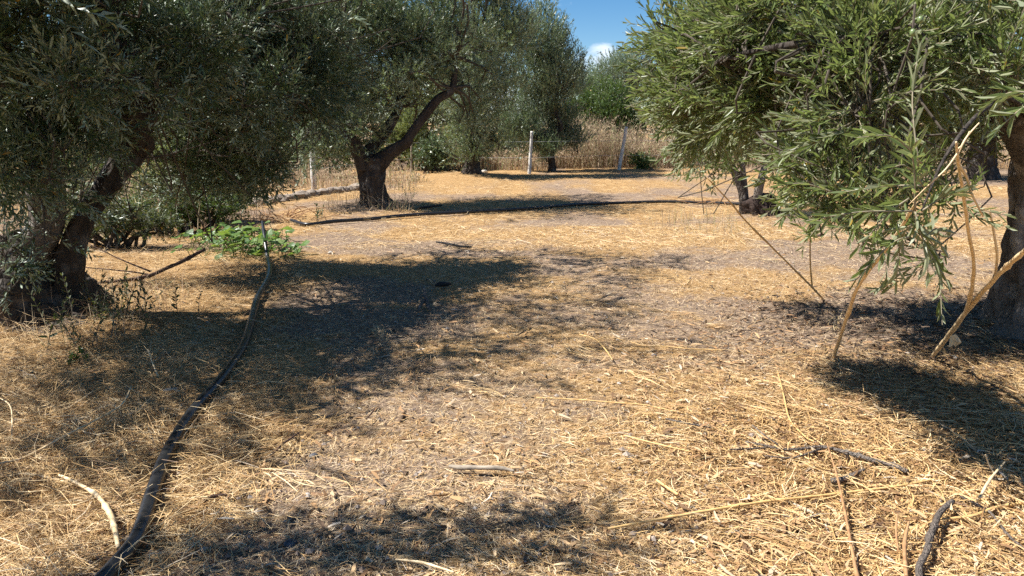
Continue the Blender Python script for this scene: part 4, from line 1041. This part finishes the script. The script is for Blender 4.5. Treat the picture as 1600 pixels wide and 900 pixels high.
stick('dry_stalk', 'forked golden stalk in the middle of the sunny straw', 'stalk', [(905, 522), (930, 530), (945, 545), (957, 562)], [.003, .0045, .0045, .003], 'golden', G, side=[(((932, 531), (955, 527), (1010, 541)), (.004, .002))], seed=9)
stick('dry_stalk', 'long faint stalk lying level right of the forked golden one', 'stalk', [(985, 545), (1030, 541), (1080, 545), (1130, 547)], [.003, .004, .003], 'golden', G, seed=10)
stick('dry_stalk', 'long thin golden stalk lying across the centre of the sunny straw', 'stalk', [(838, 621), (900, 624), (960, 629), (1010, 633), (1055, 643)], [.0028, .0036, .0036, .002], 'golden', G, knots=2, seed=11)
stick('dry_stalk', 'thin golden stalk lying slantwise right of the centre', 'stalk', [(975, 680), (1020, 692), (1080, 706)], [.003, .004, .003], 'golden', G, seed=12)
stick('dry_stalk', 'short orange stalk left of the grey branch with nodes', 'stalk', [(1026, 750), (1040, 760), (1060, 773)], [.005, .006, .005], 'golden', G, seed=13)
stick('dry_stalk', 'two pronged straw in the corner below the right trunk shade', 'stalk', [(1530, 778, .04), (1548, 748, .06), (1570, 722, .07)], [.006, .006, .003], 'palestalk', G, side=[(((1540, 710, .08), (1545, 725, .04), (1556, 745)), (.004, .003))], seed=14)
stick('dry_stalk', 'short brown stem sticking up near the bottom right edge', 'stalk', [(1420, 815, .06), (1413, 850, .03), (1416, 900, .02)], [.004, .007, .007], 'brownstalk', G, seed=15)
stick('dry_stalk', 'slim brown stem left of the short brown stem at the bottom right', 'stalk', [(1402, 803, .05), (1400, 830, .03), (1404, 862, .02)], [.003, .004, .003], 'brownstalk', G, seed=16)
stick('dry_stalk', 'pale stalk lying in the bottom centre shade', 'stalk', [(618, 874), (660, 879), (710, 894)], [.003, .005, .003], 'palestalk', G, seed=17)
stick('dry_stalk', 'thin stalk bending over the left edge in the shade', 'stalk', [(0, 622, .05), (14, 632, .07), (19, 650, .04), (18, 690, 0)], [.003, .003, .003], 'palestalk', G, seed=18)
stick('dry_stalk', 'white flat straw lying level left of the bent pale stalk', 'stalk', [(40, 714), (70, 715), (98, 713)], [.003, .004, .003], 'palestalk', G, seed=19)

K = 'grey sticks lying in the straw'
stick('dead_branch', 'grey branch with knots and a cut pale end at the lower right', 'branch', [(1418, 737), (1395, 727), (1360, 718), (1320, 706), (1285, 698), (1230, 702), (1165, 690)], [.010, .0115, .011, .0095, .008, .006, .004], 'greystick', K, knots=6, seed=21,
      side=[(((1285, 700), (1240, 715), (1195, 712)), (.006, .003)), (((1175, 664, .06), (1200, 684, .03), (1225, 700)), (.003, .004))])
stick('dead_branch', 'short grey stick under the knotty branch at the lower right', 'branch', [(1298, 751), (1325, 746), (1350, 733)], [.012, .011, .006], 'greystick', K, knots=2, seed=22)
stick('dead_branch', 'curved dark grey stick leaning at the bottom right', 'branch', [(1436, 905, .02), (1448, 850, .03), (1462, 812, .04), (1488, 783, .03)], [.011, .012, .012, .010], 'greystick', K, knots=3, seed=23)
stick('dead_branch', 'thin grey twig lying slantwise at the right bottom corner', 'branch', [(1500, 775), (1545, 800), (1575, 835), (1605, 862)], [.004, .005, .005, .004], 'greystick', K, seed=24)
stick('dead_branch', 'thin grey twig left of the knotty branch', 'branch', [(1040, 654), (1075, 662), (1110, 668)], [.004, .005, .004], 'greystick', K, seed=25)
stick('dead_branch', 'dark thin twig lying right of the centre above the knotty branch', 'branch', [(1140, 702), (1170, 701), (1215, 697)], [.003, .0045, .003], 'greystick', K, seed=26)
stick('rotten_stick', 'short rotten stick with pale ends lying in the centre foreground', 'stick', [(702, 728), (720, 731), (750, 731), (780, 732), (803, 736)], [.007, .012, .010, .011, .005], 'rotwood', None, seed=27)
stick('charred_stick', 'small forked dark stick lying near the middle of the shade', 'stick', [(662, 449, .02), (664, 462, .03), (668, 475, .01), (673, 484, 0)], [.012, .017, .015, .012], 'greystick', None, seed=28, side=[(((665, 468, .02), (657, 477, .01), (653, 486, 0)), (.013, .010))])
stick('charred_stick', 'long straight black stick lying in the shade below the far hose', 'stick', [(682, 378), (700, 381), (720, 385), (738, 386)], [.012, .016, .014, .010], 'char', None, seed=29)
stick('charred_stick', 'black lump of charred wood lying beside the forked dark stick', 'stick', [(680, 446), (688, 445), (697, 445), (705, 444)], [.012, .024, .026, .012], 'char', None, seed=30, n=20)
stick('dead_branch', 'dark twig lying near the far hose in the tree shade', 'branch', [(655, 325), (670, 323), (690, 321)], [.02, .022, .015], 'char', K, seed=31)
stick('dead_branch', 'small dark twig lying left in the sunny foreground', 'branch', [(318, 783), (332, 776), (354, 773)], [.008, .008, .005], 'redbranch', K, seed=32)
stick('dead_branch', 'thin brown twig running slantwise right of the hose', 'branch', [(425, 710), (440, 695), (458, 682), (470, 674)], [.003, .005, .005, .003], 'redbranch', K, seed=33)
stick('dead_branch', 'short brown twig in the sunny ground left of the centre', 'branch', [(572, 655), (580, 646), (586, 638)], [.003, .005, .003], 'redbranch', K, seed=34)
stick('fallen_branch', 'long dark reddish dead branch lying from the left trunk towards the green plant', 'branch', [(112, 446, .03), (170, 440, .04), (230, 432, .07), (270, 415, .12), (320, 390, .22)], [.007, .012, .017, .018, .017], 'redbranch', None, knots=3, seed=35,
      side=[(((235, 424, .08), (190, 406, .16), (140, 382, .30)), (.010, .004)), (((240, 431, .05), (200, 424, .08), (110, 416, .10)), (.009, .004)), (((215, 436, .03), (235, 444, .0), (262, 460, 0)), (.007, .003)), (((195, 440, .03), (170, 452, .02), (158, 468, 0)), (.007, .004))])

Gu = 'standing pale weed stalks at the right'
stick('weed_stalk', 'thick pale stalk with a knot leaning from the straw up to the right picture edge', 'stalk', [(1453, 563, 4.72), (1485, 520, 4.2), (1510, 487, 3.8), (1553, 436, 3.2), (1600, 394, 2.8), (1660, 345, 2.4)], [.0135, .0135, .0128, .0105, .0085, .007], 'palestalk', Gu, ground=False, knots=4, seed=41,
      side=[(((1555, 433, 3.2), (1558, 400, 3.1), (1554, 370, 3.05), (1546, 326, 3.0)), (.0065, .004))])
stick('weed_stalk', 'tall pale stalk rising nearly straight from the thick knotted one', 'stalk', [(1508, 491, 3.85), (1518, 455, 3.4), (1521, 410, 3.0), (1513, 360, 2.6), (1506, 310, 2.3), (1497, 250, 2.05), (1494, 222, 1.95)], [.0095, .0085, .0072, .006, .005, .0042, .003], 'palestalk', Gu, ground=False, knots=5, seed=42,
      side=[(((1499, 258, 2.08), (1511, 278, 2.1), (1518, 302, 2.12), (1536, 338, 2.15)), (.0045, .0025)), (((1497, 238, 2.0), (1478, 264, 2.0), (1448, 292, 2.02), (1420, 320, 2.05)), (.0028, .0014)), (((1497, 240, 2.0), (1510, 215, 2.0), (1530, 192, 2.0)), (.0035, .002)), (((1494, 235, 2.0), (1505, 225, 2.0), (1515, 205, 2.0)), (.003, .0015))])
stick('weed_stalk', 'pale slanting stalk rising from the straw into the hanging leaves', 'stalk', [(1302, 561, 4.72), (1325, 490, 3.9), (1345, 440, 3.35), (1385, 390, 2.85), (1408, 355, 2.5), (1430, 318, 2.2)], [.0115, .0100, .0085, .007, .006, .004], 'palestalk', Gu, ground=False, knots=4, seed=43)
stick('weed_stalk', 'golden brown slanting stalk reaching the ground left of the hanging leaves', 'stalk', [(1292, 474, 6.35), (1270, 450, 6.1), (1245, 425, 5.9), (1200, 380, 5.6), (1165, 345, 5.5), (1140, 315, 5.4), (1105, 278, 5.3)], [.008, .008, .0075, .007, .006, .005, .0035], 'golden', Gu, ground=False, knots=4, seed=44,
      side=[(((1269, 449, 6.1), (1266, 410, 5.95), (1266, 350, 5.75)), (.008, .005)), (((1200, 460, 6.1), (1215, 445, 6.0), (1228, 434, 5.95)), (.003, .002))])
# withered leaf on the thick stalk's knot
w0 = thing('withered_leaf', at(1493, 520, 4.05), 'curled dry leaf clinging to the thick pale stalk above the straw', 'leaf')
c = at(1492, 532, 4.05); u_ = 1.3 * np.array([[-.022, 0, .02], [-.006, -.008, .03], [.012, .004, .018], [.026, -.006, -.008], [.010, .006, -.03], [-.004, -.004, -.018], [-.018, .008, -.032]])
bf = Buf().add(np.vstack([c + u_, [c + (0, -.008, 0)]]), np.array([[i, (i + 1) % 7, 7] for i in range(7)])); bf.build('blade', M['palestalk'], w0)

def stone(label, px, py, size, mat, seed, name='stone', cat='stone', flat=.6, group='stones lying on the ground'):
    r = np.random.default_rng(seed); c = on_ground(px, py)
    th = np.linspace(0, pi, 9)
    bf = Buf(); add_tube(bf, np.stack([0 * th, 0 * th, np.cos(th) * size * flat], 1) + c + (0, 0, size * flat * .45), np.sin(th) * size + 1e-4, 12, disp=lambda a, s, p: vnoise(p.reshape(-1, 3) / size * .9 + seed).reshape(a.shape) * .45)
    o = bf.build(name, M[mat], smooth=True); return tag(o, label, cat, group)
stone('pale grey stone lying in the shade near the green plant', 517, 396, .035, 'stone', 3)
stone('small dark pebble in the sunny ground right of the hose', 491, 713, .018, 'darkstone', 4)
stone('small grey pebble in the sunny straw right of the centre', 1021, 557, .022, 'darkstone', 5)
stone('dark pebble near the bottom left in the shade edge', 455, 852, .022, 'darkstone', 6)
stone('terracotta shard lying at the edge of the shade', 516, 586, .022, 'terracotta', 7, 'shard', 'shard', .35)
stone('white pebble in the dark shade under the right trunk', 1490, 560, .022, 'stone', 8)
stone('pale stone beside the tall olive behind the limb', 757, 270, .10, 'stone', 9)
stone('pale flat chip lying in the shade left of the hose', 210, 645, .026, 'stone', 12, 'wood_chip', 'chip', .3)

# low edge of rough stones left of the forked olive
rg = np.random.default_rng(909)
e0, e1 = on_ground(392, 322), on_ground(560, 296)
tw = thing('stone_edging', e0, 'low rough edge of earthy stones left of the forked olive trunk', 'edging')
for k in range(22):
    f = (k + rg.uniform(-.2, .2)) / 21
    c = e0 * (1 - f) + e1 * f + np.array([0, rg.normal(0, .05), 0]); c[2] = g1(c[0], c[1]) + .04
    sz = rg.uniform(.09, .16); th = np.linspace(0, pi, 7)
    bf = Buf(); add_tube(bf, np.stack([0 * th, 0 * th, np.cos(th) * sz * .75], 1) + c, np.sin(th) * sz + 1e-4, 8, disp=lambda a, s, p: vnoise(p.reshape(-1, 3) * 9 + k).reshape(a.shape) * .4)
    bf.build('stone', M['earthstone'], tw, smooth=False)

# ------------------------------------------------------------------ green broad-leaved plant, twig heap, weeds
rg = np.random.default_rng(606)
pc = on_ground(385, 400)
tp = thing('leafy_plant', pc, 'sprawling bright green broad leaved plant beside the end of the black hose', 'plant')
blm = []
ang = np.linspace(0, 2 * pi, 14, endpoint=False)
for k in range(4):
    rad = .5 * (1 + .22 * np.cos(5 * ang) - .12 * np.cos(ang * 2 + k)); pts = np.stack([np.sin(ang) * rad, .42 - np.cos(ang) * rad * 1.0, .12 * np.abs(np.sin(ang)) ** 1.2 - .10 * (1 - np.cos(ang)) ** 2 * .3], 1)
    V_ = np.vstack([pts, [[0, .42, 0]]]); f_ = np.array([[i, (i + 1) % 14, 14] for i in range(14)])
    o = Buf().add(V_, f_, (k + .5) / 4).build('leaf', M['leaf_broad']); blm.append(o.data); bpy.data.objects.remove(o)
st = Buf()
for k in range(190):
    px = np.clip(rg.normal(375, 48), 275, 472); hw = 1 - ((px - 380) / 120) ** 2
    q = on_ground(px, rg.uniform(375, 408)); q[2] += rg.uniform(.03, .08 + .19 * max(hw, .15))
    st_a = np.array([q[0] + rg.normal(0, .1), q[1] + rg.normal(0, .1), g1(q[0], q[1])])
    add_tube(st, spline([st_a, (st_a + q) / 2 + rg.normal(0, .03, 3), q], 5), .004, 4, cap=False)
    yaw = rg.uniform(0, 2 * pi); d = unit(np.array([cos(yaw), sin(yaw), rg.uniform(-.3, .5)])); nn = unit(np.array([rg.normal(-.3, .35), rg.normal(-.25, .35), 1.0])); nn = unit(nn - d * (nn @ d)); w = np.cross(d, nn)
    sc = rg.uniform(.045, .145); m = np.eye(4); m[:3, 0] = w * sc; m[:3, 1] = d * sc; m[:3, 2] = nn * sc; m[:3, 3] = q - pc
    lo = bpy.data.objects.new('leaf', blm[int(rg.integers(4))]); COL.objects.link(lo); lo.parent = tp; lo.matrix_local = Matrix(m.tolist())
tag(st.build('stalks', M['leaf_broad'], tp), kind='stuff')

def twig_heap(label, px, py, n, spread, hgt, rad, mat, seed, name='twig_heap', cat='twigs'):
    r = np.random.default_rng(seed); c = on_ground(px, py); t = thing(name, c, label, cat)
    for k in range(n):
        a = c + np.array([r.normal(0, spread), r.normal(0, spread * .8), 0]); a[2] = g1(a[0], a[1]) + r.uniform(0, hgt * .4)
        yaw = r.uniform(0, 2 * pi); L_ = r.uniform(.4, 1.2) * spread * 1.8
        e = a + np.array([cos(yaw) * L_, sin(yaw) * L_, r.uniform(-.05, hgt)]); e[2] = max(e[2], g1(e[0], e[1]) + .01); m = (a + e) / 2 + np.array([r.normal(0, .08) * L_, r.normal(0, .08) * L_, r.uniform(0, .35) * hgt])
        bf = Buf(); add_tube(bf, spline([a, m, e], 12), np.linspace(rad, rad * .4, 12), 5); bf.build('twig', M[mat], t, smooth=True)
    return t
twig_heap('heap of reddish brown dead twigs behind the green plant by the far hose end', 450, 345, 46, .30, .22, .007, 'brownstalk', 41)
twig_heap('arching dry twigs before the dark stand-in shrub under the bare rising limb', 688, 266, 18, .38, 1.0, .011, 'palestalk', 43)
twig_heap('tangle of pale dead twigs lying behind the long fallen branch', 240, 365, 26, .40, .35, .005, 'stalk', 45)
twig_heap('loose dry twigs scattered below the young olive stems', 1110, 322, 16, .4, .15, .006, 'brownstalk', 47)

def weed(label, px, py, n, height, spread, seed, mat='leaf_weed', lf=.05, lw=.018, name='weed'):
    r = np.random.default_rng(seed); c = on_ground(px, py); t = thing(name, c, label, 'weed')
    tpl = [shoot_template(r, height, 16, lf, lw, True, .3, (.7, 1.3)) for _ in range(4)]
    bf = Buf(); pos = c + np.stack([r.normal(0, spread, n), r.normal(0, spread, n), np.zeros(n)], 1); pos[:, 2] = gh(pos[:, 0], pos[:, 1])
    foliage(bf, pos, np.stack([r.normal(0, .3, n), r.normal(0, .3, n), np.ones(n)], 1), r.uniform(.6, 1.2, n), tpl, r, height, 1.0, .003)
    tag(bf.build('foliage', [M[mat], M['twig_dark'], M['branch']], t), kind='stuff')
weed('greyish drooping weed in front of the left trunk', 170, 512, 34, .36, .22, 51)
weed('dull green weed against the foot of the left trunk', 112, 498, 14, .38, .12, 52)
weed('small dark green sprig in the straw at the left edge', 108, 572, 7, .10, .035, 53, 'leaf_shrub', .03, .018)
weed('little green weed on the bank behind the forked olive', 648, 285, 14, .2, .12, 54, 'leaf_light', .05, .012)
weed('small upright weed between the far hose and the twig heap', 497, 347, 5, .30, .05, 55, 'leaf_weed', .06, .03)
weed('low green sprout at the foot of the pale post far right', 640, 312, 4, .3, .06, 56, 'leaf_weed', .05, .02)
